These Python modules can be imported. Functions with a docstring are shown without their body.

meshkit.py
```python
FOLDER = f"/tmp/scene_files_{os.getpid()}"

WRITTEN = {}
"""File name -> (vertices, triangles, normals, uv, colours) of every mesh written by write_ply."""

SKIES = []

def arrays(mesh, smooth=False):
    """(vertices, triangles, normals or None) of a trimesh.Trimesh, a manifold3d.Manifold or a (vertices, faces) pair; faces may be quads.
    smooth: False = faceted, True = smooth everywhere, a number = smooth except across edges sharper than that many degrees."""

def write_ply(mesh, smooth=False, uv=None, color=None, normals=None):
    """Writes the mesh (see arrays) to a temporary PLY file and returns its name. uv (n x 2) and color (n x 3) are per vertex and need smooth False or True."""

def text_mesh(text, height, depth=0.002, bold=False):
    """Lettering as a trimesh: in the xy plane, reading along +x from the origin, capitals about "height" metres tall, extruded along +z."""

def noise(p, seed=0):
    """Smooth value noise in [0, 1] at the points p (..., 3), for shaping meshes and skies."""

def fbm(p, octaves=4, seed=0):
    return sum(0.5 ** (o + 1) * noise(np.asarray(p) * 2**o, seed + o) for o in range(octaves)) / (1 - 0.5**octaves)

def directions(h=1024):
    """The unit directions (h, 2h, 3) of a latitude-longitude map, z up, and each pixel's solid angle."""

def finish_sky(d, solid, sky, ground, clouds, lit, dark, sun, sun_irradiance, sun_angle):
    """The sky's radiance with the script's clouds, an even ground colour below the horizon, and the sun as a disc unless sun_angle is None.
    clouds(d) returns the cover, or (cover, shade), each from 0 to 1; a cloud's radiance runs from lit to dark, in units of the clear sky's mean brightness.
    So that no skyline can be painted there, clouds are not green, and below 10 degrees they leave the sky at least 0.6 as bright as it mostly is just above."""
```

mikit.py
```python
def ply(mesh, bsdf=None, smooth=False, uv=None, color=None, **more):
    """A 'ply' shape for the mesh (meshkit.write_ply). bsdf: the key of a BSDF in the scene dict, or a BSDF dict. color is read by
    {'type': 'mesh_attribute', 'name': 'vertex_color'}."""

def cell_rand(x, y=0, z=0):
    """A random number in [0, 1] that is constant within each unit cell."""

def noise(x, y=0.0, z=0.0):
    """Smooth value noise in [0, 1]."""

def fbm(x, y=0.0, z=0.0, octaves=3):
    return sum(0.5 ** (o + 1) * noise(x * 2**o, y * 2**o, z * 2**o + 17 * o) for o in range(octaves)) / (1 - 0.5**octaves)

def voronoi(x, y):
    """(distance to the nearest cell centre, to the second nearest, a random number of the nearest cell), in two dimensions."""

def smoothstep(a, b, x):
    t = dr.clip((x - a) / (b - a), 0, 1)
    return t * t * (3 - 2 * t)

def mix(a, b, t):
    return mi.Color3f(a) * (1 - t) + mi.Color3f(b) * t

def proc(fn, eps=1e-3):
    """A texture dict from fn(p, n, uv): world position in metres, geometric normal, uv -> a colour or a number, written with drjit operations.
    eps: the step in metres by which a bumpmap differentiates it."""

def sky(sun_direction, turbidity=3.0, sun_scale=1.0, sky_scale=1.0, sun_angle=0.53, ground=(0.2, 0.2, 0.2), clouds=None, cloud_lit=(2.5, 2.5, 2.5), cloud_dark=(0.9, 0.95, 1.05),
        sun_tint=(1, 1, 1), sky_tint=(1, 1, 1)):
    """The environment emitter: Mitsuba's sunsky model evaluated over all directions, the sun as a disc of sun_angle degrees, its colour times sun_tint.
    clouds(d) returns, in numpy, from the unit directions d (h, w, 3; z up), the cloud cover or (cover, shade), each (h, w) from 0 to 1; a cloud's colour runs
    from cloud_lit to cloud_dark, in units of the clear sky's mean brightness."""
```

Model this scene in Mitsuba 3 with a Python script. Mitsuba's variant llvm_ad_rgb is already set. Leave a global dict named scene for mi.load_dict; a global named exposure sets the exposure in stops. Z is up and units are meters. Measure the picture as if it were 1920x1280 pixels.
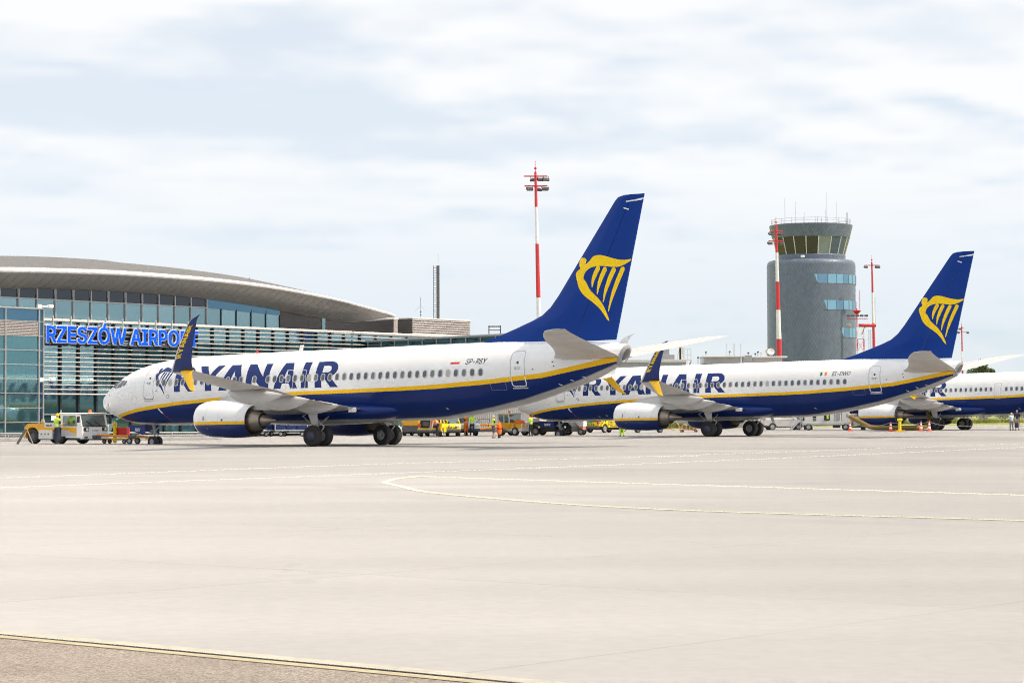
import math, random
import numpy as np
import trimesh, manifold3d, shapely
import drjit as dr
import mitsuba as mi
import mikit, meshkit
from shapely import affinity
from shapely.geometry import Polygon, LineString, Point, box as sbox
from shapely.ops import unary_union
from scipy.interpolate import PchipInterpolator as Pchip

T4 = mi.ScalarTransform4f
scene, labels = {}, {}

# ------------------------------------------------------------------ camera, sky, exposure
EYE, PITCH, ROLL = np.array([0, 0, 1.774]), 0.0297, 0.0033
fwd = np.array([0, math.cos(PITCH), math.sin(PITCH)])
up = np.array([0, -math.sin(PITCH), math.cos(PITCH)]) * math.cos(ROLL) + np.array([1, 0, 0]) * math.sin(ROLL)
scene['camera'] = {'type': 'perspective', 'fov': 2 * math.degrees(math.atan(960 / 4495.57)), 'fov_axis': 'x', 'near_clip': 0.5, 'far_clip': 9000.0,
                   'to_world': T4().look_at(origin=EYE.tolist(), target=(EYE + fwd).tolist(), up=up.tolist())}


def clouds(d):
    el = np.maximum(d[..., 2], 1e-3)
    s = 1 / (el + 0.07)
    x, y = d[..., 0] * s, d[..., 1] * s
    P3 = lambda a, b, c: np.stack([a, b, np.full_like(x, c)], -1)
    wob = meshkit.fbm(P3(x * .7 + 6.426, y * .5, 1.3)) - .5
    u, v = x * .9 + y * .35 + wob * 1.2, y * .9 - x * .42 + wob * .8
    big = meshkit.fbm(P3(u * .42 + 10.526, v * .42 + 12.072, 3.7), 3)
    wisp = meshkit.fbm(P3(u * 1.5 + 33.751, v * 3.2, 8.1) + wob[..., None] * 2, 5)
    fine = meshkit.fbm(P3(u * 4.6 + 32.051, v * 7.5, 5.5) + wob[..., None] * 3, 4)
    c = .50 * big + .24 * wisp + .26 * fine
    t = np.clip((c - .385) / .15, 0, 1); t = t * t * (3 - 2 * t)
    low = np.clip((d[..., 2] - .03) / .085, 0, 1); low = low * low * (3 - 2 * low)
    return .56 + .12 * t + low * (.10 + .19 * t), 0.0 * t


SUN = (0.93, -0.24, 1.25)
scene['sky'] = mikit.sky(SUN, turbidity=3.5, sun_scale=1.15, sky_scale=1.0, sun_angle=1.0, ground=(0.42, 0.40, 0.37), clouds=clouds,
                         cloud_lit=(3.10, 3.13, 3.15), cloud_dark=(2.8, 2.95, 3.1), sky_tint=(.90, 1.10, 1.16))
exposure = 1.40

# ------------------------------------------------------------------ helpers
NUM = {}


def numbered(name):
    n = NUM.get(name, 0)
    NUM[name] = n + 1
    return name if n == 0 else '%s_%03d' % (name, n)


def child(parent, name):
    return numbered(parent + '__' + name)


def tag(key, label, cat=None, group=None, kind=None):
    labels[key] = {'label': label}
    if cat: labels[key]['category'] = cat
    if group: labels[key]['group'] = group
    if kind: labels[key]['kind'] = kind
    return key


class MB:
    """collects triangles"""
    def __init__(self):
        self.v, self.f, self.n = [], [], 0

    def add(self, V, F, M=None):
        V, F = np.asarray(V, float), np.asarray(F, int)
        if F.shape[1] == 4: F = np.vstack([F[:, [0, 1, 2]], F[:, [0, 2, 3]]])
        if M is not None:
            V = V @ M[:3, :3].T + M[:3, 3]
            if np.linalg.det(M[:3, :3]) < 0: F = F[:, ::-1]
        self.v.append(V); self.f.append(F + self.n); self.n += len(V)
        return self

    def tm(self, m, M=None):
        if hasattr(m, 'to_mesh'):
            k = m.to_mesh(); return self.add(k.vert_properties[:, :3], k.tri_verts, M)
        return self.add(m.vertices, m.faces, M)

    def box(self, c, s, b=0.0, M=None):
        h = np.array(s, float) / 2
        b = min(b, 0.45 * 2 * h.min())
        if b <= 0:
            V = np.array([[x, y, z] for x in (-1, 1) for y in (-1, 1) for z in (-1, 1)], float) * h + c
            F = [[0, 1, 3], [0, 3, 2], [4, 6, 7], [4, 7, 5], [0, 4, 5], [0, 5, 1], [2, 3, 7], [2, 7, 6], [0, 2, 6], [0, 6, 4], [1, 5, 7], [1, 7, 3]]
            return self.add(V, F, M)
        P = []
        for x in (-1, 1):
            for y in (-1, 1):
                for z in (-1, 1):
                    for k in range(3):
                        q = h - b; q[k] = h[k]
                        P.append(np.array([x, y, z]) * q)
        return self.tm(trimesh.convex.convex_hull(np.array(P) + c), M)

    def tube(self, p0, p1, r0, r1=None, n=10, cap=True, M=None):
        r1 = r0 if r1 is None else r1
        p0, p1 = np.asarray(p0, float), np.asarray(p1, float)
        z = (p1 - p0) / np.linalg.norm(p1 - p0)
        x = np.cross(z, [0, 0, 1.0] if abs(z[2]) < .9 else [1.0, 0, 0]); x /= np.linalg.norm(x)
        y = np.cross(z, x)
        a = np.arange(n) * 2 * np.pi / n
        ring = np.cos(a)[:, None] * x + np.sin(a)[:, None] * y
        V = np.vstack([p0 + ring * r0, p1 + ring * r1, [p0], [p1]])
        i = np.arange(n); j = (i + 1) % n
        F = np.vstack([np.stack([i, j, j + n], 1), np.stack([i, j + n, i + n], 1)])
        if cap: F = np.vstack([F, np.stack([j, i, i * 0 + 2 * n], 1), np.stack([i + n, j + n, i * 0 + 2 * n + 1], 1)])
        return self.add(V, F, M)

    def path(self, pts, r, n=8, M=None):
        for a, b in zip(pts[:-1], pts[1:]): self.tube(a, b, r, n=n, M=M)
        return self

    def lathe(self, prof, axis='z', c=(0, 0, 0), n=32, M=None, closed=False):
        """prof: list of (radius, height) from bottom to top"""
        prof = np.asarray(prof, float); m = len(prof)
        a = np.arange(n) * 2 * np.pi / n
        R = prof[:, 0][:, None]; Z = np.repeat(prof[:, 1][:, None], n, 1)
        X, Y = R * np.cos(a), R * np.sin(a)
        V = {'z': np.stack([X, Y, Z], -1), 'x': np.stack([Z, X, Y], -1), 'y': np.stack([Y, Z, X], -1)}[axis].reshape(-1, 3) + np.asarray(c)
        i, j = np.meshgrid(np.arange(m - 1), np.arange(n), indexing='ij'); k = (j + 1) % n
        F = np.stack([i * n + j, i * n + k, (i + 1) * n + k, (i + 1) * n + j], -1).reshape(-1, 4)
        return self.add(V, F, M)

    def loft(self, rings, closed=True, cap0=False, cap1=False, M=None):
        rings = np.asarray(rings, float); m, n = rings.shape[:2]
        i, j = np.meshgrid(np.arange(m - 1), np.arange(n if closed else n - 1), indexing='ij'); k = (j + 1) % n
        F = np.stack([i * n + j, i * n + k, (i + 1) * n + k, (i + 1) * n + j], -1).reshape(-1, 4)
        F = np.vstack([F[:, [0, 1, 2]], F[:, [0, 2, 3]]])
        V = rings.reshape(-1, 3)
        ex = []
        if cap0:
            ex.append(rings[0].mean(0)); c = m * n + len(ex) - 1; q = np.arange(n)
            F = np.vstack([F, np.stack([(q + 1) % n, q, q * 0 + c], 1)])
        if cap1:
            ex.append(rings[-1].mean(0)); c = m * n + len(ex) - 1; q = np.arange(n); o = (m - 1) * n
            F = np.vstack([F, np.stack([q + o, (q + 1) % n + o, q * 0 + c], 1)])
        return self.add(np.vstack([V] + ex) if ex else V, F, M)

    def prism(self, poly, t0, t1, plane='xz', M=None):
        """polygon (shapely or list) extruded along the third axis from t0 to t1"""
        poly = poly if hasattr(poly, 'geom_type') else Polygon(poly)
        for g in getattr(poly, 'geoms', [poly]):
            m = trimesh.creation.extrude_polygon(g, t1 - t0, engine='earcut')
            V = np.array(m.vertices); a, b, c = V[:, 0], V[:, 1], V[:, 2] + t0
            F = np.array(m.faces)
            if plane == 'xz': V = np.stack([a, c, b], 1); F = F[:, ::-1]
            elif plane == 'yz': V = np.stack([c, a, b], 1)
            else: V = np.stack([a, b, c], 1)
            self.add(V, F, M)
        return self

    def mesh(self):
        return trimesh.Trimesh(np.vstack(self.v), np.vstack(self.f), process=False)


def put(key, mb, bsdf, smooth=30, M=None, uv=None):
    m = mb.mesh() if isinstance(mb, MB) else mb
    d = mikit.ply(m, bsdf, smooth=smooth, uv=uv)
    if M is not None: d['to_world'] = T4(M.tolist() if hasattr(M, 'tolist') else M)
    scene[key] = d
    return key


CACHE = {}


def putc(key, cid, make, bsdf, smooth=30, M=None, uvf=None):
    """as put(), the mesh made once per cid"""
    if cid not in CACHE:
        m = make(); m = m.mesh() if isinstance(m, MB) else m
        CACHE[cid] = mikit.ply(m, None, smooth=smooth, uv=None if uvf is None else uvf(np.array(m.vertices)))
    d = {**CACHE[cid], 'bsdf': {'type': 'ref', 'id': bsdf}}
    if M is not None: d['to_world'] = T4(M.tolist())
    scene[key] = d
    return key


def place(x, y, ang=0.0, z=0.0, s=1.0):
    c, s_ = math.cos(ang), math.sin(ang)
    return np.array([[c * s, -s_ * s, 0, x], [s_ * s, c * s, 0, y], [0, 0, s, z], [0, 0, 0, 1.0]])


def text_poly(text, height, bold=False):
    m = meshkit.text_mesh(text, height, 0.01, bold)
    f = m.faces[m.face_normals[:, 2] > 0.9]
    return unary_union([Polygon(m.vertices[t][:, :2]).buffer(height * 0.002) for t in f])


def chaikin(p, n=2, closed=True):
    p = np.asarray(p, float)
    for _ in range(n):
        q = np.roll(p, -1, 0)
        p = np.stack([p * .75 + q * .25, p * .25 + q * .75], 1).reshape(-1, 2)
    return p


def decal(poly, fn, edge=0.25):
    """a flat print: the polygon cut into small triangles and laid on a surface by fn(u, v) -> points"""
    mb = MB()
    for g in getattr(poly, 'geoms', [poly]):
        V, F = trimesh.creation.triangulate_polygon(g, engine='earcut')
        V, F = trimesh.remesh.subdivide_to_size(np.column_stack([V, V[:, 0] * 0]), F, edge, max_iter=12)
        mb.add(fn(V[:, 0], V[:, 1]), F)
    return mb


def rrect(w, h, r, cx=0, cy=0):
    return sbox(-w / 2 + r, -h / 2 + r, w / 2 - r, h / 2 - r).buffer(r, quad_segs=4) if cx == cy == 0 else affinity.translate(rrect(w, h, r), cx, cy)


# ------------------------------------------------------------------ materials
def rgb(*c): return {'type': 'rgb', 'value': list(c)}


def mat(name, c, rough=.5, metal=0.0, spec=.5, coat=0.0, bump=None, two=True):
    b = {'type': 'principled', 'base_color': c if isinstance(c, dict) else rgb(*c), 'roughness': rough, 'metallic': metal, 'specular': spec}
    if coat: b['clearcoat'] = coat; b['clearcoat_gloss'] = .9
    if bump: b = {'type': 'bumpmap', 'arbitrary': bump[0], 'scale': bump[1], 'bsdf': b}
    scene[name] = {'type': 'twosided', 'bsdf': b} if two else b
    return name


N, FB, SS, MIX = mikit.noise, mikit.fbm, mikit.smoothstep, mikit.mix
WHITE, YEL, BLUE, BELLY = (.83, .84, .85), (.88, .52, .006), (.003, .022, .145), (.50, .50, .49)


def pw(x, xs, ys):
    r = mi.Float(ys[0])
    for a, b, ya, yb in zip(xs[:-1], xs[1:], ys[:-1], ys[1:]):
        r = r + (yb - ya) * dr.clip((x - a) / (b - a), 0, 1)
    return r


ST_X = [0.9, 2.2, 3.2, 4.2, 5.85, 7.6, 9.7, 11.9, 17.5, 21.8, 25, 27.1, 29.9, 33.4, 35.5, 36.8, 38.2]
ST_T = [1.70, 1.98, 2.15, 2.31, 2.48, 2.62, 2.74, 2.84, 3.02, 3.06, 3.11, 3.17, 3.33, 3.60, 3.97, 4.22, 4.47]
ST_D = [.13, .15, .17, .19, .2, .19, .19, .2, .2, .2, .21, .22, .24, .24, .25, .27, .28]
ZB_X = [0, .53, 1.04, 2, 3.2, 5, 26, 27, 28.4, 30, 32, 33.9, 35.5, 37.5]
ZB_Y = [2.4, 2.06, 1.88, 1.57, 1.38, 1.30, 1.33, 1.39, 1.55, 1.76, 2.12, 2.6, 3.05, 3.76]


def grime(x, z, k=1.0):
    return 1 - .035 * k * FB(x * .9, z * 2.2, 3.0) - .015 * k * N(x * 7, z * 3)


def skin(p, n, uv):
    x, z = uv.x, uv.y
    t = pw(x, ST_X, ST_T); d = pw(x, ST_X, ST_D); zb = pw(x, ZB_X, ZB_Y)
    c = mi.Color3f(*WHITE)
    seam = dr.minimum(dr.abs(x / 1.02 - dr.round(x / 1.02)) * 1.02, dr.abs(z - 4.62))
    c = c * grime(x, z) * (1 - .05 * (1 - SS(.006, .02, seam)))
    c = MIX(c, YEL, SS(-.006, .006, t - z))
    blue = mi.Color3f(*BLUE) * (1 + .15 * (N(x * .8, z * 2) - .5)) * (1 + .25 * (1 - SS(.006, .02, seam)))
    c = MIX(c, blue, SS(-.006, .006, t - d - z))
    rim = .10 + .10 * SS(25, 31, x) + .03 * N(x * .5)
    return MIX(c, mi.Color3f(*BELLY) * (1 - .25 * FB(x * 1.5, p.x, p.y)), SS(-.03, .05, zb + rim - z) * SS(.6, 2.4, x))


def skin_rough(p, n, uv):
    return .16 + .10 * FB(uv.x * 2, uv.y * 4)


def nacelle(p, n, uv):
    x, z = uv.x, uv.y
    seam = dr.minimum(dr.abs(x - 14.05), dr.abs(x - 15.0))
    c = mi.Color3f(*WHITE) * grime(x, z, 1.3) * (1 - .25 * (1 - SS(.008, .02, seam)))
    c = MIX(c, YEL, SS(-.004, .004, 1.42 - z))
    return MIX(c, mi.Color3f(*BLUE), SS(-.004, .004, 1.245 - z))


def wing_col(p, n, uv):
    x, y = uv.x, uv.y
    g = FB(x * .7, y * .5, 1.0); st = FB(x * .8, y * 2.0, 4.0, 2)
    c = mi.Color3f(.53, .525, .51) * (1 - .16 * g - .14 * st)
    line = dr.abs(y - dr.round(y / 2.1) * 2.1)
    return c * (1 - .25 * (1 - SS(.01, .025, line)))


def winglet_col(p, n, uv):
    c = dr.select(uv.x > .5, mi.Color3f(*BLUE), mi.Color3f(.7, .71, .72))
    return dr.select(uv.y < .10, mi.Color3f(.55, .55, .56), c)


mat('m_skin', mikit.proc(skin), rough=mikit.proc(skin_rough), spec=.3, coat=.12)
mat('m_nacelle', mikit.proc(nacelle), rough=.25, coat=.5)
mat('m_wing', mikit.proc(wing_col), rough=.32)
mat('m_winglet', mikit.proc(winglet_col), rough=.3, coat=.3)
mat('m_blue', mikit.proc(lambda p, n, uv: mi.Color3f(.0005, .036, .25) * (1 + .12 * (FB(p.x * .6, p.y * .6, p.z * .9) - .5))), rough=.2, spec=.18)
mat('m_logo_blue', (.005, .024, .155), rough=.25, spec=.3, coat=.1)
mat('m_logo_yellow', (.92, .62, .002), rough=.45, spec=.3)
mat('m_yellow', (.86, .50, .008), rough=.35, coat=.3)
mat('m_white', (.8, .8, .8), rough=.35, coat=.2)
mat('m_offwhite', mikit.proc(lambda p, n, uv: mi.Color3f(.74, .74, .72) * (1 - .2 * FB(p.x * 1.7, p.y * 1.7, p.z * 3))), rough=.4)
mat('m_lightgrey', mikit.proc(lambda p, n, uv: mi.Color3f(.58, .585, .59) * (1 - .2 * FB(p.x * 1.3, p.y * 1.3, p.z * 2))), rough=.4)
mat('m_grey', (.32, .33, .34), rough=.5)
mat('m_darkgrey', (.09, .09, .1), rough=.55)
mat('m_black', (.018, .018, .02), rough=.5)
mat('m_rubber', mikit.proc(lambda p, n, uv: mi.Color3f(.032, .032, .034) * (1 + .5 * FB(p.x * 4, p.y * 4, p.z * 4))), rough=.75, spec=.3)
mat('m_steel', (.62, .62, .61), rough=.32, metal=.9)
mat('m_core', mikit.proc(lambda p, n, uv: mi.Color3f(.40, .34, .29) * (1 - .35 * FB(p.x * 3, p.y * 3, p.z * 5))), rough=.38, metal=.75)
mat('m_duct', (.20, .18, .155), rough=.55, metal=.3)
mat('m_hub', (.42, .43, .45), rough=.4, metal=.6)
mat('m_hub_blue', (.05, .055, .10), rough=.45)
mat('m_pane_dark', (.035, .04, .05), rough=.12)
mat('m_cabin_pane', (.075, .085, .10), rough=.15, coat=.6)
mat('m_blind', (.42, .40, .34), rough=.4); mat('m_cabin_pane_light', (.14, .15, .165), rough=.12, coat=.6)
mat('m_red', (.62, .03, .025), rough=.4)
mat('m_orange', (.85, .16, .015), rough=.5)
mat('m_hivis', (.50, .80, .03), rough=.6)
mat('m_navy', (.02, .026, .06), rough=.7)
mat('m_skintone', (.52, .30, .21), rough=.5)
# ------------------------------------------------------------------ the passenger jets (local: x aft from the nose, y to port, z up)
FX = [-.06, .09, .25, .53, 1.04, 1.55, 2.0, 2.6, 3.2, 4, 5, 6.2, 7.3, 10, 14, 22.7, 26, 27, 28.4, 30, 32, 33.9, 35.5, 36.7, 37.8]
FT = [2.64, 3.0, 3.17, 3.37, 3.68, 4.0, 4.21, 4.46, 4.66, 4.85, 5.02, 5.13, 5.2, 5.26, 5.3, 5.32, 5.33, 5.33, 5.33, 5.33, 5.31, 5.26, 5.18, 5.09, 4.95]
FBt = [2.58, 2.30, 2.18, 2.06, 1.88, 1.70, 1.57, 1.45, 1.38, 1.34, 1.31, 1.30, 1.30, 1.30, 1.31, 1.31, 1.33, 1.39, 1.55, 1.76, 2.12, 2.6, 3.05, 3.44, 3.86]
FW = [.03, .42, .62, .86, 1.13, 1.33, 1.46, 1.58, 1.67, 1.75, 1.82, 1.86, 1.88, 1.88, 1.88, 1.88, 1.88, 1.86, 1.80, 1.66, 1.42, 1.12, .86, .65, .46]
FC = [2.61, 2.63, 2.66, 2.71, 2.8, 2.9, 2.97, 3.06, 3.13, 3.2, 3.27, 3.32, 3.34, 3.35, 3.35, 3.35, 3.36, 3.4, 3.5, 3.68, 3.95, 4.2, 4.32, 4.38, 4.41]
fT, fB, fW, fC = (Pchip(FX, a) for a in (FT, FBt, FW, FC))


def side_y(x, z, off=0.0):
    """half width of the fuselage at (x, z), a little outside its skin"""
    x, z = np.asarray(x, float), np.asarray(z, float)
    c = fC(x); h = np.where(z > c, fT(x) - c, c - fB(x))
    return (fW(x) + off) * np.sqrt(np.clip(1 - ((z - c) / (h + off)) ** 2, .0004, 1))


def side(x, z, off=0.006):
    return np.stack([x, side_y(x, z, off), z], -1)


def fuselage_mesh():
    xs = np.unique(np.r_[np.linspace(0, .45, 6) ** 2 * 4 - .06, np.arange(.9, 7.5, .3), np.arange(7.5, 25.5, 1.0), np.arange(25.5, 37.8, .4), 37.8])
    a = np.arange(96) * 2 * np.pi / 96
    R = []
    for x in xs:
        c = float(fC(x)); s = np.sin(a)
        z = c + np.where(s > 0, (fT(x) - c) * s, (c - fB(x)) * s)
        k = min(max((x - 36) / 1.8, 0), 1) ** 1.5
        R.append(np.stack([x + k * (z - 4.4) * .52, fW(x) * np.cos(a), z], 1))
    return MB().loft(R, cap0=True)


def tail_end_mesh():
    a = np.arange(32) * 2 * np.pi / 32
    R = []
    for dx, k in ((-.03, 1.012), (.10, .9), (.16, .62), (.10, .5), (-.15, .45)):
        z = 4.41 + .545 * k * np.sin(a)
        R.append(np.stack([37.8 + dx + (z - 4.4) * .52, .46 * k * np.cos(a), z], 1))
    return MB().loft(R, cap1=True)


def belly_fairing_mesh():
    a = np.arange(48) * 2 * np.pi / 48
    R = []
    for x in np.linspace(11.6, 24.2, 30):
        k = math.sqrt(max(1 - ((x - 17.6) / 6.65) ** 2, .0)) ** .8
        c, s = np.cos(a), np.sin(a)
        y = (.75 + 1.42 * k) * np.sign(c) * np.abs(c) ** .8
        z = 1.80 + (.15 + .50 * k) * np.sign(s) * np.abs(s) ** .85 + (1 - k) * .2
        R.append(np.stack([y * 0 + x, y, z], 1))
    return MB().loft(R, cap0=True, cap1=True)


def foil(n=14):
    """closed loop of (fraction of chord, half thickness) upper surface from the trailing edge, then lower"""
    f = (1 - np.cos(np.linspace(0, np.pi, n))) / 2
    t = 2.6 * (.2969 * np.sqrt(f) - .126 * f - .3516 * f ** 2 + .2843 * f ** 3 - .1036 * f ** 4) * 1.9
    up_ = np.stack([f[::-1], t[::-1]], 1); lo = np.stack([f[1:-1], -t[1:-1] * .85], 1)
    return np.vstack([up_, lo])


FO = foil()
WING = [(1.0, 12.9, 22.0, 2.05, 1.88, .12), (1.9, 13.8, 21.85, 2.15, 1.98, .12), (3.6, 15.4, 21.35, 2.42, 2.26, .118), (5.7, 17.05, 20.95, 2.72, 2.60, .115),
        (8.5, 18.75, 21.85, 3.02, 2.97, .11), (13.7, 21.35, 23.55, 3.47, 3.43, .105), (16.9, 22.98, 24.62, 3.74, 3.74, .10), (17.15, 23.12, 24.72, 3.79, 3.79, .09)]


def wing_mesh(s):
    W = np.array(WING); ys = np.r_[np.linspace(1.0, 16.9, 34), 17.05, 17.15]
    R = []
    for y in ys:
        le, te, zl, zt, t = (np.interp(y, W[:, 0], W[:, k]) for k in range(1, 6))
        c = te - le
        R.append(np.stack([le + FO[:, 0] * c, y * s + FO[:, 0] * 0, zl + (zt - zl) * FO[:, 0] + FO[:, 1] * t * c], 1))
    R = np.array(R)
    return MB().loft(R if s > 0 else R[:, ::-1], cap1=True)


def canoe_mesh(y, xt, zt, L, h, s):
    """flap track fairing, its tail at (xt, zt)"""
    R, a = [], np.arange(20) * 2 * np.pi / 20
    for k in np.linspace(0, 1, 16):
        w = math.sin(math.pi * k ** .8) ** .75 if 0 < k < 1 else .03
        R.append(np.stack([np.full(20, xt - L * (1 - k)), s * y + .30 * w * np.cos(a), zt + .22 * (1 - k) - h * .30 * w + h * .55 * w * np.sin(a)], 1))
    return MB().loft(np.array(R), cap0=True, cap1=True)


def section_loft(secs, s, t=.1, dirs=None):
    """lifting surface through sections (y, z, le, te); thickness along the local normal of the path"""
    S = np.array(secs); R = []
    for i, (y, z, le, te) in enumerate(S):
        a, b = S[max(i - 1, 0)], S[min(i + 1, len(S) - 1)]
        d = np.array([b[0] - a[0], b[1] - a[1]]); d /= np.linalg.norm(d)
        nrm = np.array([-d[1], d[0]])
        c = te - le
        o = FO[:, 1] * t * c
        R.append(np.stack([le + FO[:, 0] * c, s * (y + nrm[0] * o), z + nrm[1] * o], 1))
    R = np.array(R)
    return MB().loft(R if s > 0 else R[:, ::-1], cap0=True, cap1=True)


def smooth_secs(secs, n=18):
    S = np.array(secs); d = np.r_[0, np.cumsum(np.hypot(np.diff(S[:, 0]), np.diff(S[:, 1])))]
    f = Pchip(d, S); return f(np.linspace(0, d[-1], n))


WLET = smooth_secs([(17.12, 3.78, 23.08, 24.72), (17.34, 3.88, 23.36, 24.80), (17.47, 4.15, 23.62, 24.88), (17.62, 4.7, 24.02, 25.06), (17.86, 5.9, 24.98, 25.58), (17.92, 6.14, 25.22, 25.70), (17.97, 6.30, 25.62, 25.86), (18.0, 6.38, 25.93, 26.0)])
SCIM = smooth_secs([(17.2, 3.80, 23.85, 24.78), (17.38, 3.70, 24.05, 24.80), (17.5, 3.45, 24.35, 24.95), (17.7, 2.98, 24.85, 25.25), (17.78, 2.84, 25.05, 25.37), (17.82, 2.78, 25.28, 25.42)])


def wlet_uv(V):
    # u: 1 on the outboard face and 0 on the inboard one, v: fraction of the chord
    n = len(FO); m = (len(V) - 2) // n
    s = np.tile(np.where(FO[:, 1] < 0, 1.0, 0.0), m)
    s = s if V[0, 1] > 0 else np.tile(np.where(FO[::-1, 1] < 0, 1.0, 0.0), m)
    f = np.tile(FO[:, 0] if V[0, 1] > 0 else FO[::-1, 0], m)
    return np.column_stack([np.r_[s, 0, 0], np.r_[f, .5, .5]])


FIN_Z = [4.75, 5.2, 5.38, 5.6, 5.93, 6.35, 6.62, 7.0, 7.6, 9.31, 12.2, 12.38, 12.46]
FIN_L = [26.8, 28.2, 28.95, 29.75, 30.78, 32.05, 32.72, 33.25, 33.8, 35.14, 37.42, 37.62, 37.95]
fin_le = lambda z: np.interp(z, FIN_Z, FIN_L)
fin_te = lambda z: 37.30 + (z - 5.0) * .257
fin_hinge = lambda z: 35.03 + (z - 5.59) * .508
fin_half = lambda z: np.interp(z, [4.7, 5.6, 7.5, 12.46], [.30, .285, .26, .11])


def fin_t(x, z):
    """half thickness of fin and rudder: a lens measured back from a straight leading edge"""
    le = np.maximum(fin_le(z), 33.0 + (z - 7) * .80 - 1.8); te = fin_te(z)
    q = np.clip((x - le) / (te - le), 0, 1)
    t = fin_half(z) * (np.clip(q / .3, 0, 1) ** .6 * (1 - np.clip((q - .3) / .7, 0, 1) ** 1.3))
    nose = np.clip((x - fin_le(z)) / 1.2, 0, 1)
    return np.maximum(t, np.minimum(.045, .045 * nose ** .5)) + .004


def fin_mesh(rudder):
    R = []
    zs = np.unique(np.r_[FIN_Z, np.arange(4.75, 12.4, .3)])
    if rudder: zs = np.r_[5.2, zs[(zs > 5.2) & (zs < 12.2)], 12.2]
    for z in zs:
        a, b = (fin_hinge(z) + .03, fin_te(z)) if rudder else (fin_le(z), fin_hinge(z) if 5.15 < z < 12.21 else fin_te(z))
        if not rudder and z < 5.15: b = 37.0
        q = (1 - np.cos(np.linspace(0, np.pi, 22))) / 2 if not rudder else np.linspace(0, 1, 12)
        x = a + (b - a) * q; t = fin_t(x, z)
        R.append(np.vstack([np.stack([x[::-1], t[::-1], x * 0 + z], 1), np.stack([x[1:], -t[1:], x[1:] * 0 + z], 1)]))
    return MB().loft(np.array(R), cap0=True, cap1=True)


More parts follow.
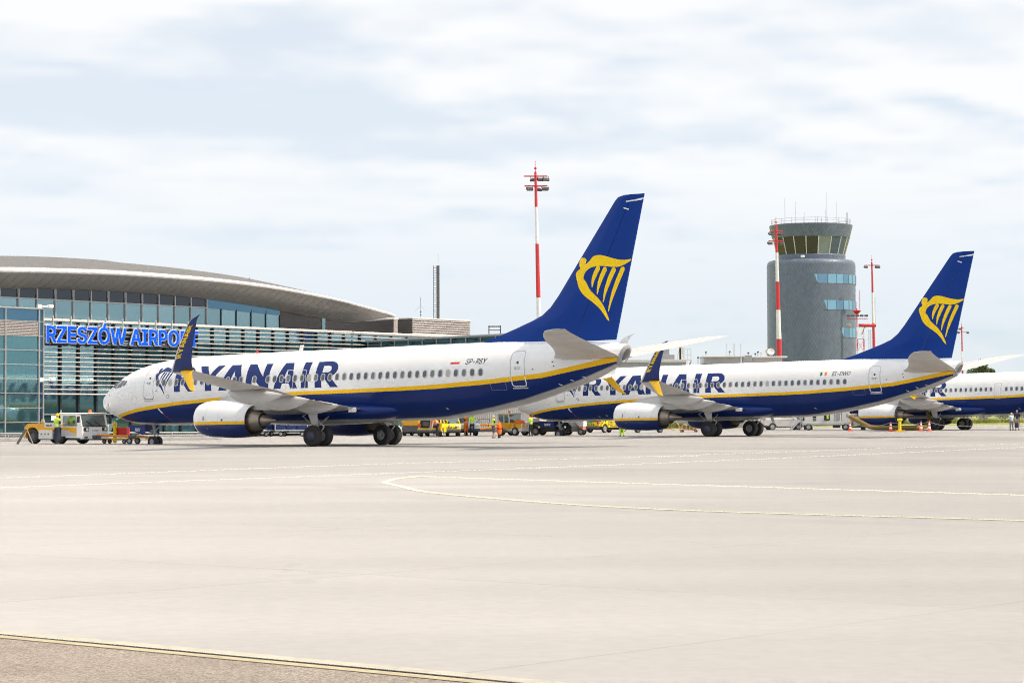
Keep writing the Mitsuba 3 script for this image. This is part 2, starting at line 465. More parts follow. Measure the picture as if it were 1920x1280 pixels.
STAB = smooth_secs([(.55, 4.32, 33.55, 38.0), (1.2, 4.44, 34.35, 38.12), (6.7, 5.39, 37.85, 39.32), (7.0, 5.45, 38.2, 39.42), (7.18, 5.48, 38.75, 39.5)], 24)
HARP = [[35.25, 9.41], [35.43, 9.45], [35.67, 9.38], [35.72, 9.25], [35.62, 9.07], [35.80, 9.15], [35.96, 9.28], [36.14, 9.46], [36.46, 9.53], [36.85, 9.46], [37.46, 9.26], [37.98, 9.18], [38.49, 9.23], [38.24, 9.06], [37.8, 8.89], [37.45, 8.85], [37.02, 8.91], [36.58, 8.97], [36.05, 8.93], [35.69, 8.73], [35.58, 8.52], [35.56, 8.34], [35.72, 8.18], [35.89, 7.82], [36.11, 7.6], [36.46, 7.29], [36.76, 6.85], [37.03, 6.16], [36.92, 6.16], [36.54, 6.75], [36.1, 7.13], [35.58, 7.48], [35.33, 7.78], [35.14, 8.22], [34.97, 8.63], [35.1, 8.78], [35.3, 8.87], [35.26, 8.98], [35.18, 9.07]]
STRG = [((36.44, 8.84), (36.07, 7.92)), ((36.84, 8.77), (36.36, 7.55)), ((37.35, 8.72), (36.69, 7.14)), ((37.87, 8.73), (36.97, 6.66))]


def harp_poly():
    P = [Polygon(chaikin(HARP, 2)).buffer(0)]
    for (a, b) in STRG:
        a, b = np.array(a), np.array(b); m = a * .45 + b * .55 + np.array([-.07, .02])
        L = [(a, .125), ((a + m) / 2 + np.array([-.02, 0]), .12), (m, .10), ((m + b) / 2 + np.array([-.02, 0]), .065), (b, .025)]
        P.append(unary_union([unary_union([Point(*p).buffer(r), Point(*q).buffer(r2)]).convex_hull for (p, r), (q, r2) in zip(L[:-1], L[1:])]))
    return unary_union(P)


HP = harp_poly()


def letter_polys():
    """RYANAIR in heavy capitals, cap height 1; x in the same unit"""
    def R(x):
        bowl = sbox(x, .40, x + .62, 1).union(affinity.scale(Point(x + .62, .70).buffer(.30, quad_segs=12), 1.55, 1, origin=(x + .62, .70)).intersection(sbox(x + .5, 0, x + 2, 2)))
        hole = sbox(x + .34, .58, x + .60, .83).union(affinity.scale(Point(x + .6, .705).buffer(.125), 1.3, 1, origin=(x + .6, .705)))
        return unary_union([sbox(x, 0, x + .34, 1), bowl, Polygon([(x + .34, .50), (x + .68, .50), (x + 1.18, 0), (x + .79, 0)])]).difference(hole)

    def Y(x): return Polygon([(x, 1), (x + .42, 1), (x + .70, .62), (x + 1.0, 1), (x + 1.38, 1), (x + .87, .40), (x + .87, 0), (x + .51, 0), (x + .51, .40)])
    def A(x): return Polygon([(x, 0), (x + .40, 0), (x + .49, .2), (x + .86, .2), (x + .93, 0), (x + 1.3, 0), (x + .90, 1), (x + .45, 1)]).difference(Polygon([(x + .58, .40), (x + .80, .40), (x + .70, .76)]))
    def Nn(x): return Polygon([(x, 0), (x + .33, 0), (x + .33, .52), (x + .88, 0), (x + 1.24, 0), (x + 1.24, 1), (x + .91, 1), (x + .91, .50), (x + .38, 1), (x, 1)])
    def I(x): return sbox(x, 0, x + .37, 1)
    return [R(0), Y(1.25), A(2.55), Nn(4.02), A(5.5), I(7.0), R(7.7)]


LET = letter_polys()
WIN_X = [6.17 + .516 * k for k in range(47) if k not in (14, 16)]


def ring_poly(w, h, r, t):
    return rrect(w, h, r).difference(rrect(w - 2 * t, h - 2 * t, max(r - t, .01)))


def dec(key, cid, poly, bsdf, M, x, z, off=.008, edge=.2, shear=0.0):
    putc(key, cid, lambda: decal(poly, lambda u, v: side(x + u + shear * v, z + v, off), edge), bsdf, True, M)


def engine_meshes(s, mx):
    Y, out = 4.83 * s, {}
    x0 = 12.85 if mx else 12.95
    k = 1.09 if mx else 1.0
    prof = [(.80, x0 + .02), (.875, x0 + .12), (.955, x0 + .45), (1.0, x0 + .9), (1.017, x0 + 1.5), (1.0, x0 + 2.4), (.93, x0 + 3.25), (.83, x0 + 3.88)]
    cz = lambda x: np.interp(x, [x0, x0 + 1.5, x0 + 3.9], [1.57, 1.565, 1.43])

    def bent(mb):
        m = mb.mesh(); V = np.array(m.vertices); V[:, 2] += cz(V[:, 0]); V[:, 1] += Y
        return trimesh.Trimesh(V, m.faces, process=False)
    out['cowl'] = lambda: bent(MB().lathe([(r * k, x) for r, x in prof], 'x', n=56))
    out['lip'] = lambda: bent(MB().lathe([(.72 * k, x0 + .5), (.735 * k, x0 + .2), (.76 * k, x0 + .06), (.80 * k, x0 - .01), (.845 * k, x0 + .03), (.878 * k, x0 + .122)], 'x', n=56))
    out['fan'] = lambda: bent(MB().lathe([(.74 * k, x0 + .5), (.72 * k, x0 + .9), (.3, x0 + .95), (.22, x0 + .7), (.01, x0 + .45)], 'x', n=40))
    end = x0 + 3.88

    def nozzle():
        mb = MB().lathe([(.83 * k, end), (.80 * k, end - .03), (.78 * k, end - .9), (.5, end - .9)], 'x', n=56)
        if mx:
            for i in range(18):
                a0, a1 = (i * 2 * math.pi / 18, (i + 1) * 2 * math.pi / 18); am = (a0 + a1) / 2
                p = lambda a, r, x: (x, r * math.cos(a), r * math.sin(a))
                q = [p(a0, .905, end - .02), p(a1, .905, end - .02), p(am, .83, end + .34), p(a0, .875, end - .02), p(a1, .875, end - .02), p(am, .80, end + .34)]
                mb.add(q, [[0, 1, 2], [3, 5, 4], [0, 2, 5], [0, 5, 3], [1, 4, 5], [1, 5, 2]])
        return bent(mb)
    out['nozzle'] = nozzle
    out['core'] = lambda: bent(MB().lathe([(.66, end - .9), (.64, end - .35), (.60, end - .02), (.585, end), (.575, end + .1), (.56, end + .12), (.44, end + .62), (.415, end + .64), (.40, end + .6), (.38, end + .2), (.2, end + .2)], 'x', n=48))
    out['plug'] = lambda: bent(MB().lathe([(.35, end + .15), (.345, end + .5), (.30, end + .75), (.17, end + 1.12), (.10, end + 1.3), (.075, end + 1.32), (.06, end + 1.52), (.001, end + 1.53)], 'x', n=36))
    return out


TYRE = [(.28, -.17), (.33, -.195), (.46, -.205), (.535, -.185), (.563, -.11), (.566, 0), (.563, .11), (.535, .185), (.46, .205), (.33, .195), (.28, .17)]


def hub_mesh(r, w, bolts=8):
    mb = MB()
    for s in (-1, 1):
        mb.lathe([(r, s * w * .75), (r * .97, s * w * .95), (r * .80, s * w * .90), (r * .72, s * w * .55), (r * .34, s * w * .5), (r * .30, s * w * 1.02), (r * .12, s * w * 1.06), (.001, s * w * 1.06)][::s], 'y', n=32)
        for i in range(bolts):
            a = i * 2 * math.pi / bolts
            mb.box((r * .55 * math.cos(a), s * w * .62, r * .55 * math.sin(a)), (r * .26, w * .25, r * .12), M=None)
    return mb


JETS = {}


def jet(label, X, Y, th, reg, flag, nose_code, mx=False, pitch=.75, fin_dx=0.0):
    K = numbered('passenger_jet'); tag(K, label, 'airliner', 'airliners parked side by side on the apron')
    c, s = math.cos(math.radians(pitch)), math.sin(math.radians(pitch))
    d, q, z = np.array([math.cos(th), math.sin(th), 0]), np.array([math.sin(th), -math.cos(th), 0]), np.array([0, 0, 1])
    M = np.eye(4); M[:3, :3] = np.stack([d * c + z * s, q, -d * s + z * c], 1); M[:3, 3] = np.array([X, Y, 0]) - M[:3, :3] @ np.array([19.62, 0, 0])
    P = lambda n, *a, **k: putc(child(K, n), *a, M=M, **k)
    xz = lambda V: V[:, [0, 2]]
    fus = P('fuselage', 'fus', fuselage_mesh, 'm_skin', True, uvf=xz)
    putc(child(fus, 'tail_exhaust'), 'tail', tail_end_mesh, 'm_grey', 40, M)
    P('wing_fairing', 'belly', belly_fairing_mesh, 'm_skin', True, uvf=lambda V: np.column_stack([V[:, 0], np.minimum(V[:, 2], 2.5)]))
    # windows, doors, prints on the port side
    wp, wr = rrect(.25, .36, .11), ring_poly(.33, .44, .15, .045)
    for k, x in enumerate(WIN_X + ([] if not mx else [])):
        if mx and 24.75 < x < 26.15: continue
        w = child(K, 'window')
        putc(w, 'win%d' % k, lambda: decal(wp, lambda u, v: side(x + u + .02, 3.74 + v, .012), .2), 'm_blind' if (k * 7 + len(reg) + int(X) % 5) % 19 == 3 else 'm_cabin_pane_light' if (k * 5 + int(Y)) % 4 == 1 else 'm_cabin_pane', True, M)
        putc(child(w, 'frame'), 'winf%d' % k, lambda: decal(wr, lambda u, v: side(x + u + .02, 3.74 + v, .016), .2), 'm_lightgrey', True, M)
    for nm, x, zz in (('forward_door', 5.42, 3.70), ('rear_door', 32.12, 3.86)):
        do = child(K, nm)
        dec(do, nm, ring_poly(.84, 1.84, .16, .035), 'm_grey', M, x, zz, .009)
        dec(child(do, 'window'), nm + 'w', Point(0, 0).buffer(.075), 'm_pane_dark', M, x + .02, zz + .32, .01)
        dec(child(do, 'handle'), nm + 'h', unary_union([sbox(-.2, -.015, .18, .02), sbox(-.16, -.09, -.04, -.05), sbox(.02, -.09, .14, -.05)]), 'm_darkgrey', M, x, zz + .07, .01)
        low = ring_poly(.84, 1.84, .16, .05).intersection(sbox(-1, -1, 1, -.42 if nm[0] == 'r' else -.78))
        dec(child(do, 'sill'), nm + 's', low, 'm_white' if nm[0] == 'r' else 'm_darkgrey', M, x, zz, .013)
        dec(child(do, 'scuff_plate'), nm + 'p', sbox(-.42, -1.02, .42, -.955), 'm_lightgrey', M, x, zz, .02)
    if mx: dec(child(K, 'middle_door'), 'middoor', ring_poly(.72, 1.5, .14, .035), 'm_grey', M, 25.42, 3.6, .009)
    for x in (16.59, 17.54): dec(child(K, 'exit_hatch'), 'exit%.0f' % (x * 9), ring_poly(.56, 1.06, .16, .03), 'm_white', M, x, 3.68, .02)
    lx0, h = 7.58, 1.42
    xs = [(7.58, 1.43), (9.35, 1.42), (11.13, 1.62), (13.27, 1.42), (15.39, 1.38), (17.48, 1.42), (18.5, 1.45)]
    lt = child(K, 'lettering')

    def letters():
        mb = MB()
        for g, (x, k) in zip(LET, xs):
            g = affinity.affine_transform(g, [k, 0, 0, h, x - g.bounds[0] * k, 3.19])
            m = decal(g, lambda u, v: side(u, v, .007), .16).mesh(); mb.add(m.vertices, m.faces)
        return mb
    putc(lt, 'lettering', letters, 'm_logo_blue', True, M)
    hp = affinity.affine_transform(HP, [.47, 0, 0, .47, 5.83 - 34.97 * .47, 3.06 - 6.16 * .47])
    putc(child(K, 'harp_emblem'), 'harps', lambda: decal(hp, lambda u, v: side(u, v, .007), .16), 'm_logo_blue', True, M)
    if reg: rp = affinity.affine_transform(text_poly(reg, .27, True), [.92, .2, 0, 1.0, 28.86, 4.18])
    if reg: putc(child(K, 'registration'), 'reg' + reg, lambda: decal(rp, lambda u, v: side(u, v, .007), .2), 'm_navy', True, M)
    if flag == 'v':
        dec(child(K, 'flag'), 'fg', sbox(27.95, 4.2, 28.12, 4.44), scene.get('m_green') and 'm_green' or mat('m_green', (.01, .16, .06)), M, 0, 0, .008)
        dec(child(K, 'flag'), 'fo', sbox(28.30, 4.2, 28.47, 4.44), 'm_orange', M, 0, 0, .008)
    elif flag == 'h':
        dec(child(K, 'flag'), 'fr', Polygon([(27.9, 4.2), (28.5, 4.2), (28.53, 4.31), (27.93, 4.31)]), 'm_red', M, 0, 0, .008)
    # flight deck windows
    for sgn in (1, -1):
        for k, g in enumerate(([(1.62, 3.60), (2.2, 3.50), (2.50, 3.98), (2.02, 4.10)], [(2.27, 3.50), (2.78, 3.56), (3.02, 3.98), (2.58, 3.98)], [(2.86, 3.60), (3.2, 3.70), (3.28, 3.93), (3.08, 3.95)])):
            fl = lambda u, v: side(u, v, .012) * [1, sgn, 1]
            putc(child(K, 'flight_deck_window'), 'fd%d%d' % (k, sgn), lambda: decal(Polygon(g).buffer(-.02).buffer(.02), fl, .15), 'm_cabin_pane', True, M)
    # small fittings
    P('blade_antenna', 'blade', lambda: MB().loft([[(x + a, b, zz) for a, b in ((0, 0), (.12, .02), (.3, 0), (.12, -.02))] for x, zz in ((15.6, 5.27), (15.72, 5.65))], cap1=True), 'm_white')
    P('beacon_light', 'beacon', lambda: MB().lathe([(.09, 5.28), (.08, 5.38), (.03, 5.43), (.001, 5.435)], c=(12.4, 0, 0), n=14), 'm_red')
    P('belly_drain', 'drain', lambda: MB().prism([(22.8, 1.38), (23.05, 1.38), (23.2, .98), (23.0, .98)], -.02, .02), 'm_lightgrey')
    sp = child(K, 'nose_stencil')
    dec(sp, 'st1', Polygon([(5.92, 2.27), (6.03, 2.27), (6.2, 1.98), (6.09, 1.98)]), 'm_white', M, 0, 0, .012)
    dec(child(sp, 'red_line'), 'st2', Polygon([(6.12, 1.97), (6.16, 1.97), (6.5, 1.5), (6.46, 1.5)]), 'm_red', M, 0, 0, .012)
    dec(child(K, 'static_port'), 'st3', Point(0, 0).buffer(.12).difference(Point(0, 0).buffer(.075)), 'm_grey', M, 7.05, 2.93)
    dec(child(K, 'static_port'), 'st4', Point(0, 0).buffer(.07), 'm_darkgrey', M, 1.35, 2.55)
    dec(child(K, 'static_port'), 'st5', Point(0, 0).buffer(.05), 'm_darkgrey', M, 1.6, 3.1)
    for k, (x, z) in enumerate(((8.35, 1.66), (9.1, 1.72), (27.2, 1.95), (34.2, 3.05), (34.9, 3.25), (35.6, 3.4))): dec(child(K, 'drain_mast'), 'dm%d' % k, Polygon([(0, 0), (.16, -.04), (.2, -.10), (.05, -.05)]), 'm_white', M, x, z, .012)
    for k, (x, z) in enumerate(((34.15, 4.16), (34.2, 3.95), (33.0, 3.82), (6.1, 3.28))): dec(child(K, 'vent'), 'vn%d' % k, sbox(-.045, -.03, .045, .03), 'm_darkgrey', M, x, z, .012)
    dec(child(K, 'service_panel'), 'spn', ring_poly(.9, .5, .06, .012), 'm_grey', M, 30.9, 3.05, .008)
    dec(child(K, 'service_panel'), 'spn2', ring_poly(.5, .4, .06, .012), 'm_grey', M, 4.1, 2.75, .008)
    # wings
    for s_ in (1, -1):
        w = P('wing', 'wing%d' % s_, lambda: wing_mesh(s_), 'm_wing', True, uvf=lambda V: V[:, :2])
        for y, xt, zt, L, hh in ((9.3, 23.1, 2.70, 3.9, .72), (6.2, 22.1, 2.47, 3.9, .80), (3.5, 21.75, 2.19, 3.6, .66)):
            putc(child(w, 'flap_fairing'), 'canoe%d%.1f' % (s_, y), lambda: canoe_mesh(y, xt, zt, L, hh, s_), 'm_lightgrey', 40, M)
        putc(child(w, 'flap_end'), 'flapend%d' % s_, lambda: MB().box((21.62, 2.32 * s_, 1.93), (.55, .10, .26), .03), 'm_white', 30, M)
        wl = P('winglet', 'wlet%d' % s_, lambda: section_loft(WLET, s_, .09), 'm_winglet', True, uvf=wlet_uv)
        putc(child(wl, 'lower_fin'), 'scim%d' % s_, lambda: section_loft(SCIM, s_, .09), 'm_yellow', True, M)
        if s_ > 0:
            def wtext():
                mb = MB(); W = WLET
                t0 = 0.0
                for g in LET:
                    wd = g.bounds[2] - g.bounds[0]

                    def f(u, v, g=g, t0=t0):
                        t = (u - g.bounds[0] + t0) / 8.95            # along the span
                        zz = 4.34 + t * 1.62
                        y, le, te = (np.interp(zz, W[:, 1], W[:, k]) for k in (0, 2, 3))
                        x = le + .17 + (.32 - .05 * t) * (1 - v)
                        q_ = (x - le) / (te - le)
                        return np.stack([x, y + .03 + .8 * .09 * .5 * (te - le) * np.interp(q_, [0, .3, 1], [.8, 1, .2]) * 1.0, zz + .06 * (1 - v)], -1)
                    m = decal(g, f, .4).mesh(); mb.add(m.vertices, m.faces); t0 += wd + .09
                return mb
            putc(child(wl, 'lettering'), 'wtext', wtext, 'm_logo_yellow', True, M)
    # engines
    for s_ in (1, -1):
        E = engine_meshes(s_, mx); v = '%d%d' % (s_, mx)
        e = P('engine', 'cowl' + v, E['cowl'], 'm_nacelle', True, uvf=xz)
        putc(child(e, 'inlet_lip'), 'lip' + v, E['lip'], 'm_steel' if mx else 'm_white', 40, M)
        putc(child(e, 'fan'), 'fan' + v, E['fan'], 'm_darkgrey', 40, M)
        putc(child(e, 'fan_nozzle'), 'noz' + v, E['nozzle'], 'm_darkgrey' if mx else 'm_duct', 40, M)
        putc(child(e, 'core_cowl'), 'core' + v, E['core'], 'm_core', 40, M)
        putc(child(e, 'exhaust_plug'), 'plug' + v, E['plug'], 'm_core', 40, M)
        putc(child(e, 'cowl_latch'), 'latch' + v, lambda: MB().box((13.9 + (0 if not mx else -.1), 5.845 * s_, 1.60), (.05, .03, .22)).box((15.3, 5.84 * s_, 1.50), (.10, .04, .10)).box((14.1, 5.72 * s_, 1.05), (.16, .03, .06)), 'm_darkgrey', False, M)
        P('pylon', 'pylon%d' % s_, lambda: MB().loft([[(x, 4.83 * s_ + w * sg, zz) for x, zz in ((13.9, 2.50), (14.8, 2.78), (16.2, 2.98), (17.6, 2.86), (19.6, 2.55), (20.4, 2.38), (19.6, 2.10), (17.7, 1.98), (16.4, 2.02), (15.4, 2.38))] for sg, w in ((1, .06), (1, .17), (-1, .17), (-1, .06))][::1], cap0=True, cap1=True), 'm_lightgrey', smooth=30)
    # fin, rudder, stabilisers
    f = P('tail_fin', 'fin', lambda: fin_mesh(False), 'm_blue', 40)
    putc(child(f, 'rudder'), 'rudder', lambda: fin_mesh(True), 'm_blue', 40, M)
    putc(child(f, 'harp_emblem'), 'harpf', lambda: decal(HP, lambda u, v: np.stack([u, fin_t(u, v) + .008, v], -1), .18), 'm_logo_yellow', True, M)
    putc(child(f, 'tip_trim'), 'fintip', lambda: decal(unary_union([LineString([(38.2, 12.12), (39.1, 12.17)]).buffer(.03), LineString([(38.05, 11.8), (38.3, 11.72)]).buffer(.03)]), lambda u, v: np.stack([u, fin_t(u, v) + .01, v], -1), .3), 'm_white', True, M)
    for s_ in (1, -1): P('tail_plane', 'stab%d' % s_, lambda: section_loft(STAB, s_, .085), 'm_wing', True, uvf=lambda V: V[:, :2])
    # landing gear
    for s_ in (1, -1):
        g = child(K, 'main_gear')
        putc(child(g, 'strut'), 'mstrut%d' % s_, lambda: MB().tube((19.62, 2.86 * s_, .5), (19.55, 2.9 * s_, 1.35), .075, n=14).tube((19.55, 2.9 * s_, 1.2), (19.35, 3.05 * s_, 2.5), .13, .15, n=14).tube((19.62, 2.3 * s_, .566), (19.62, 3.42 * s_, .566), .06)
             .tube((19.8, 2.88 * s_, .75), (20.1, 2.9 * s_, 1.05), .035).tube((20.1, 2.9 * s_, 1.05), (19.75, 2.9 * s_, 1.3), .035), 'm_lightgrey', 40, M)
        putc(child(g, 'side_brace'), 'mbrace%d' % s_, lambda: MB().tube((19.6, 2.8 * s_, 1.15), (19.7, 1.3 * s_, 2.05), .05).tube((19.5, 2.9 * s_, .95), (18.55, 2.9 * s_, 1.65), .04).tube((18.55, 2.9 * s_, 1.65), (19.3, 3.0 * s_, 1.9), .035), 'm_steel', 40, M)
        putc(child(g, 'gear_door'), 'mdoor%d' % s_, lambda: MB().prism([(18.95, 2.35), (19.95, 2.35), (19.9, 1.7), (19.85, 1.2), (19.5, 1.2), (19.3, 1.6)], 3.22 * s_ - .02, 3.22 * s_ + .02), 'm_lightgrey', 40, M)
        for k, y in enumerate((3.29, 2.43)):
            wh = child(g, 'tyre')
            putc(wh, 'tyre%d%d' % (s_, k), lambda: MB().lathe(TYRE, 'y', (19.62, y * s_, .566), 40), 'm_rubber', 40, M)
            putc(child(g, 'hub'), 'hub%d%d' % (s_, k), lambda: (MB().lathe([(.001, -.12), (.27, -.13), (.285, -.18), (.285, .18), (.27, .2), (.18, .235), (.08, .25), (.001, .25)] if y * s_ > 3 else [(.285, -.18), (.285, .1), (.001, .1)], 'y', (19.62, y * s_, .566), 28) if y * s_ > 3 else
                 MB().add(*(lambda m: (m.vertices + [19.62, y * s_, .566], m.faces))(hub_mesh(.285, .16).mesh()))), 'm_hub_blue' if y * s_ > 3 else 'm_hub', 40, M)
    g = child(K, 'nose_gear')
    putc(child(g, 'strut'), 'nstrut', lambda: MB().tube((4.04, 0, .34), (3.98, 0, 1.0), .05, n=12).tube((3.99, 0, .8), (3.9, 0, 1.6), .085, n=12).tube((4.04, -.3, .345), (4.04, .3, .345), .04).tube((4.0, 0, .95), (4.75, 0, 1.45), .035).tube((4.1, 0, .55), (4.3, 0, .75), .03).tube((4.3, 0, .75), (4.05, 0, .92), .03).box((3.9, 0, .98), (.16, .34, .14), .02), 'm_grey', 40, M)
    for s_ in (1, -1):
        putc(child(g, 'tyre'), 'ntyre%d' % s_, lambda: MB().lathe([(r * .61, h * .48) for r, h in TYRE], 'y', (4.04, .21 * s_, .345), 32), 'm_rubber', 40, M)
        putc(child(g, 'hub'), 'nhub%d' % s_, lambda: MB().add(*(lambda m: (m.vertices + [4.04, .21 * s_, .345], m.faces))(hub_mesh(.175, .075).mesh())), 'm_hub', 40, M)
        nd = child(K, 'nose_gear_door')
        putc(nd, 'ndoor%d' % s_, lambda: MB().prism([(2.35, 1.36), (3.8, 1.32), (3.8, .80), (3.65, .78), (2.62, .98)], .56 * s_ - .02, .56 * s_ + .02), 'm_logo_blue', 40, M)
        if s_ > 0 and nose_code: putc(child(nd, 'lettering'), 'nc' + nose_code, lambda: MB().prism(affinity.affine_transform(text_poly(nose_code, .17, True), [1, 0, 0, 1, 2.95, .98]), .583, .588), 'm_white', False, M)
    return K


jet('white and blue airliner nearest the camera, its nose in front of the glass terminal', -8.7069, 131.6255, -.6605, 'SP-RSY', 'h', 'RSY')
jet('middle airliner of the row, its tail fin right of the round control tower', 16.1114, 175.3236, -.6486, 'EI-DWO', 'v', 'DWO')
jet('farthest airliner, cut off by the right picture edge, saw-toothed engine nozzle', 41.62, 227.6, -.655, '', '', '', mx=True)
# ------------------------------------------------------------------ ground
def strip(pts, w):
    p = np.asarray(pts, float); t = np.gradient(p, axis=0); t /= np.linalg.norm(t, axis=1, keepdims=True)
    nn = np.stack([-t[:, 1], t[:, 0]], 1) * w / 2
    return p + nn, p - nn


def lay(name, pts, w, z, m, label, kind='structure'):
    a, b = strip(pts, w); V = np.column_stack([np.vstack([a, b]), np.full(2 * len(a), z)]); k = len(a); i = np.arange(k - 1)
    key = numbered(name); put(key, MB().add(V, np.stack([i + k, i + k + 1, i + 1, i], 1)), m, False)
    labels[key] = {'label': label, 'kind': kind}
    return key


def apron_col(p, n, uv):
    s, t = p.x * .647 + p.y * .762, p.x * .762 - p.y * .647
    a, b = (s - 19.17) / 7.5, (t + 10.9) / 7.5
    slab = mikit.cell_rand(dr.floor(a), dr.floor(b), 3)
    j = dr.minimum(dr.abs(a - dr.round(a)), dr.abs(b - dr.round(b))) * 7.5
    far = SS(30, 90, p.y)
    stain = FB(p.x * .09 + p.y * .02, p.y * .035, 2.0, 4)
    streak = FB(p.x * .05 + 3, p.y * .45, 9.0, 3)
    fine = FB(p.x * 9, p.y * 9, 1.0, 3)
    c = mi.Color3f(.280, .277, .277) * (1 + .05 * (slab - .5)) * (1 + .34 * (stain - .5)) * (1 + .17 * (streak - .5)) * (1 + .12 * (fine - .5))
    c = c * (1 - .10 * far * SS(60, 75, p.y))
    tyre = dr.abs(p.y - 101 - .30 * p.x - 2.0 * dr.sin(p.x * .09)); tyre2 = dr.abs(p.y - 112 - .34 * p.x)
    c = c * (1 - .10 * (1 - SS(1.2, 3.8, tyre)) * FB(p.x * .15, p.y * .3)) * (1 - .09 * (1 - SS(.8, 2.6, tyre2)) * FB(p.x * .12, p.y * .3))
    r1 = dr.abs(dr.sqrt(dr.square(p.x - 16) + dr.square(p.y - 70)) - 23.5); r2 = dr.abs(dr.sqrt(dr.square(p.x - 30) + dr.square(p.y - 62)) - 34)
    c = c * (1 - .06 * (1 - SS(.2, .7, r1)) * SS(.35, .6, N(p.x * .3, p.y * .3))) * (1 - .05 * (1 - SS(.2, .8, r2)) * SS(.35, .6, N(p.x * .2, p.y * .3)))
    spot = SS(.86, .95, N(p.x * .8, p.y * .35, 5.0)) * SS(.62, .8, N(p.x * 5, p.y * 3))
    c = c * (1 - .07 * spot)
    wj = .010 + .006 * N(p.x * 3, p.y * 3)
    return c * (1 - .26 * (1 - SS(wj, wj * 2.2, j)) * (1 - far) * (.35 + .65 * N(p.x * .4, p.y * .4, 8)))


mat('m_apron', mikit.proc(apron_col), rough=.75, spec=.35, bump=(mikit.proc(lambda p, n, uv: FB(p.x * 14, p.y * 14, 0.0, 3) * .006, eps=.01), 1.0))
put('apron', MB().add([[-420, -30, 0], [420, -30, 0], [420, 420, 0], [-420, 420, 0]], [[0, 1, 2, 3]]), 'm_apron', False)
tag('apron', 'pale concrete airport apron with faint slab joints and tyre marks', kind='structure')


def asphalt_col(p, n, uv):
    st = mikit.voronoi(p.x * 42, p.y * 42)
    return mi.Color3f(.268, .236, .21) * (.66 + .55 * st[2]) * (1 + .3 * (FB(p.x * 1.5, p.y * 1.5) - .5)) * (1 - .3 * SS(.3, .6, st[0]))


mat('m_asphalt', mikit.proc(asphalt_col), rough=.9, spec=.3, bump=(mikit.proc(lambda p, n, uv: mikit.voronoi(p.x * 42, p.y * 42)[0] * -.004, eps=.004), 1.0))
e0, de, dg = np.array([-4.21, 19.75]), np.array([.756, -.655]), np.array([-.655, -.756])
EP = lambda k, o: e0 + de * k + dg * o
q = [EP(-40, .30), EP(14.5, .30), EP(14.5, 40), EP(-40, 40)]
put('asphalt_shoulder', MB().add([[*v, .004] for v in q], [[0, 3, 2, 1]]), 'm_asphalt', False)
tag('asphalt_shoulder', 'coarse brown asphalt strip at the bottom left corner', kind='structure')


def paint(c, k=.5):
    return mikit.proc(lambda p, n, uv: mi.Color3f(*c) * (1 - k * SS(.45, .75, FB(p.x * 6, p.y * 6, 0.0, 3)) * .35) * (1 - .12 * N(p.x * 30, p.y * 30)))


mat('m_line_cream', paint((.39, .375, .32), .25), rough=.7)
mat('m_line_yellow', paint((.375, .33, .22), .3), rough=.7)
mat('m_line_white', paint((.56, .535, .51), .25), rough=.7)
mat('m_line_taxi', paint((.62, .60, .45), .25), rough=.7)
mat('m_line_red', paint((.36, .24, .22), .25), rough=.7)
edge = lambda o, wob: [EP(k, o + wob * math.sin(k * 2.3) * .5 + wob * math.sin(k * .9 + 1)) for k in np.arange(-30, 14.4, .4)]
lay('cream_edge_line', edge(.11, .004), .22, .008, 'm_line_cream', 'broad cream painted line along the asphalt edge')
lay('edge_joint', edge(.248, .012), .04, .012, 'm_black', 'dark joint between the cream and the yellow edge line')
lay('yellow_edge_line', edge(.35, .006), .14, .009, 'm_line_yellow', 'narrow yellow painted line beside the asphalt')
curve = lambda P, n=60: Pchip(np.linspace(0, 1, len(P)), np.array(P))(np.linspace(0, 1, n))
lay('white_stand_line', curve([(-26, 47), (-14.3, 67), (-4.5, 84), (5.1, 96.2), (28.1, 131.8), (46, 160)]), .2, .004, 'm_line_white', 'farther thin white line across the apron')
lay('white_stand_line', curve([(-24, 40), (-12.4, 58.2), (-3.8, 70.6), (6.9, 86.7), (25.2, 118.1), (44, 150)]), .2, .004, 'm_line_white', 'nearer thin white line across the apron')
lay('taxi_line', curve([(-2.9, 67.8), (3.19, 59.97), (10.8, 50.7), (22, 37)]), .19, .0045, 'm_line_taxi', 'straight yellow line running off to the right')
lay('taxi_line', curve([(-2.2, 67.7), (-2.8, 66.4), (-3.2, 64.2), (-3.26, 61.63), (-2.74, 58.43), (-2.02, 54.3), (-.68, 50.5), (2.35, 44.35), (8.28, 38.88), (16, 32.8)], 90), .19, .008, 'm_line_taxi', 'curved yellow line that bends round at its left end')
for k, (a, b, m) in enumerate([((5.15, 96.0), (5.7, 96.0), 'm_line_red'), ((5.75, 96.0), (6.5, 96.0), 'm_line_white'), ((6.7, 96.0), (7.4, 96.0), 'm_line_white'), ((7.45, 96.0), (7.9, 96.0), 'm_line_red')]):
    lay('stop_mark', [a, b], .5, .008, m, 'red and white dashes painted on the apron')


def grass_col(p, n, uv):
    return mi.Color3f(.20, .22, .075) * (.7 + .6 * FB(p.x * .25, p.y * .12, 1.0, 4))


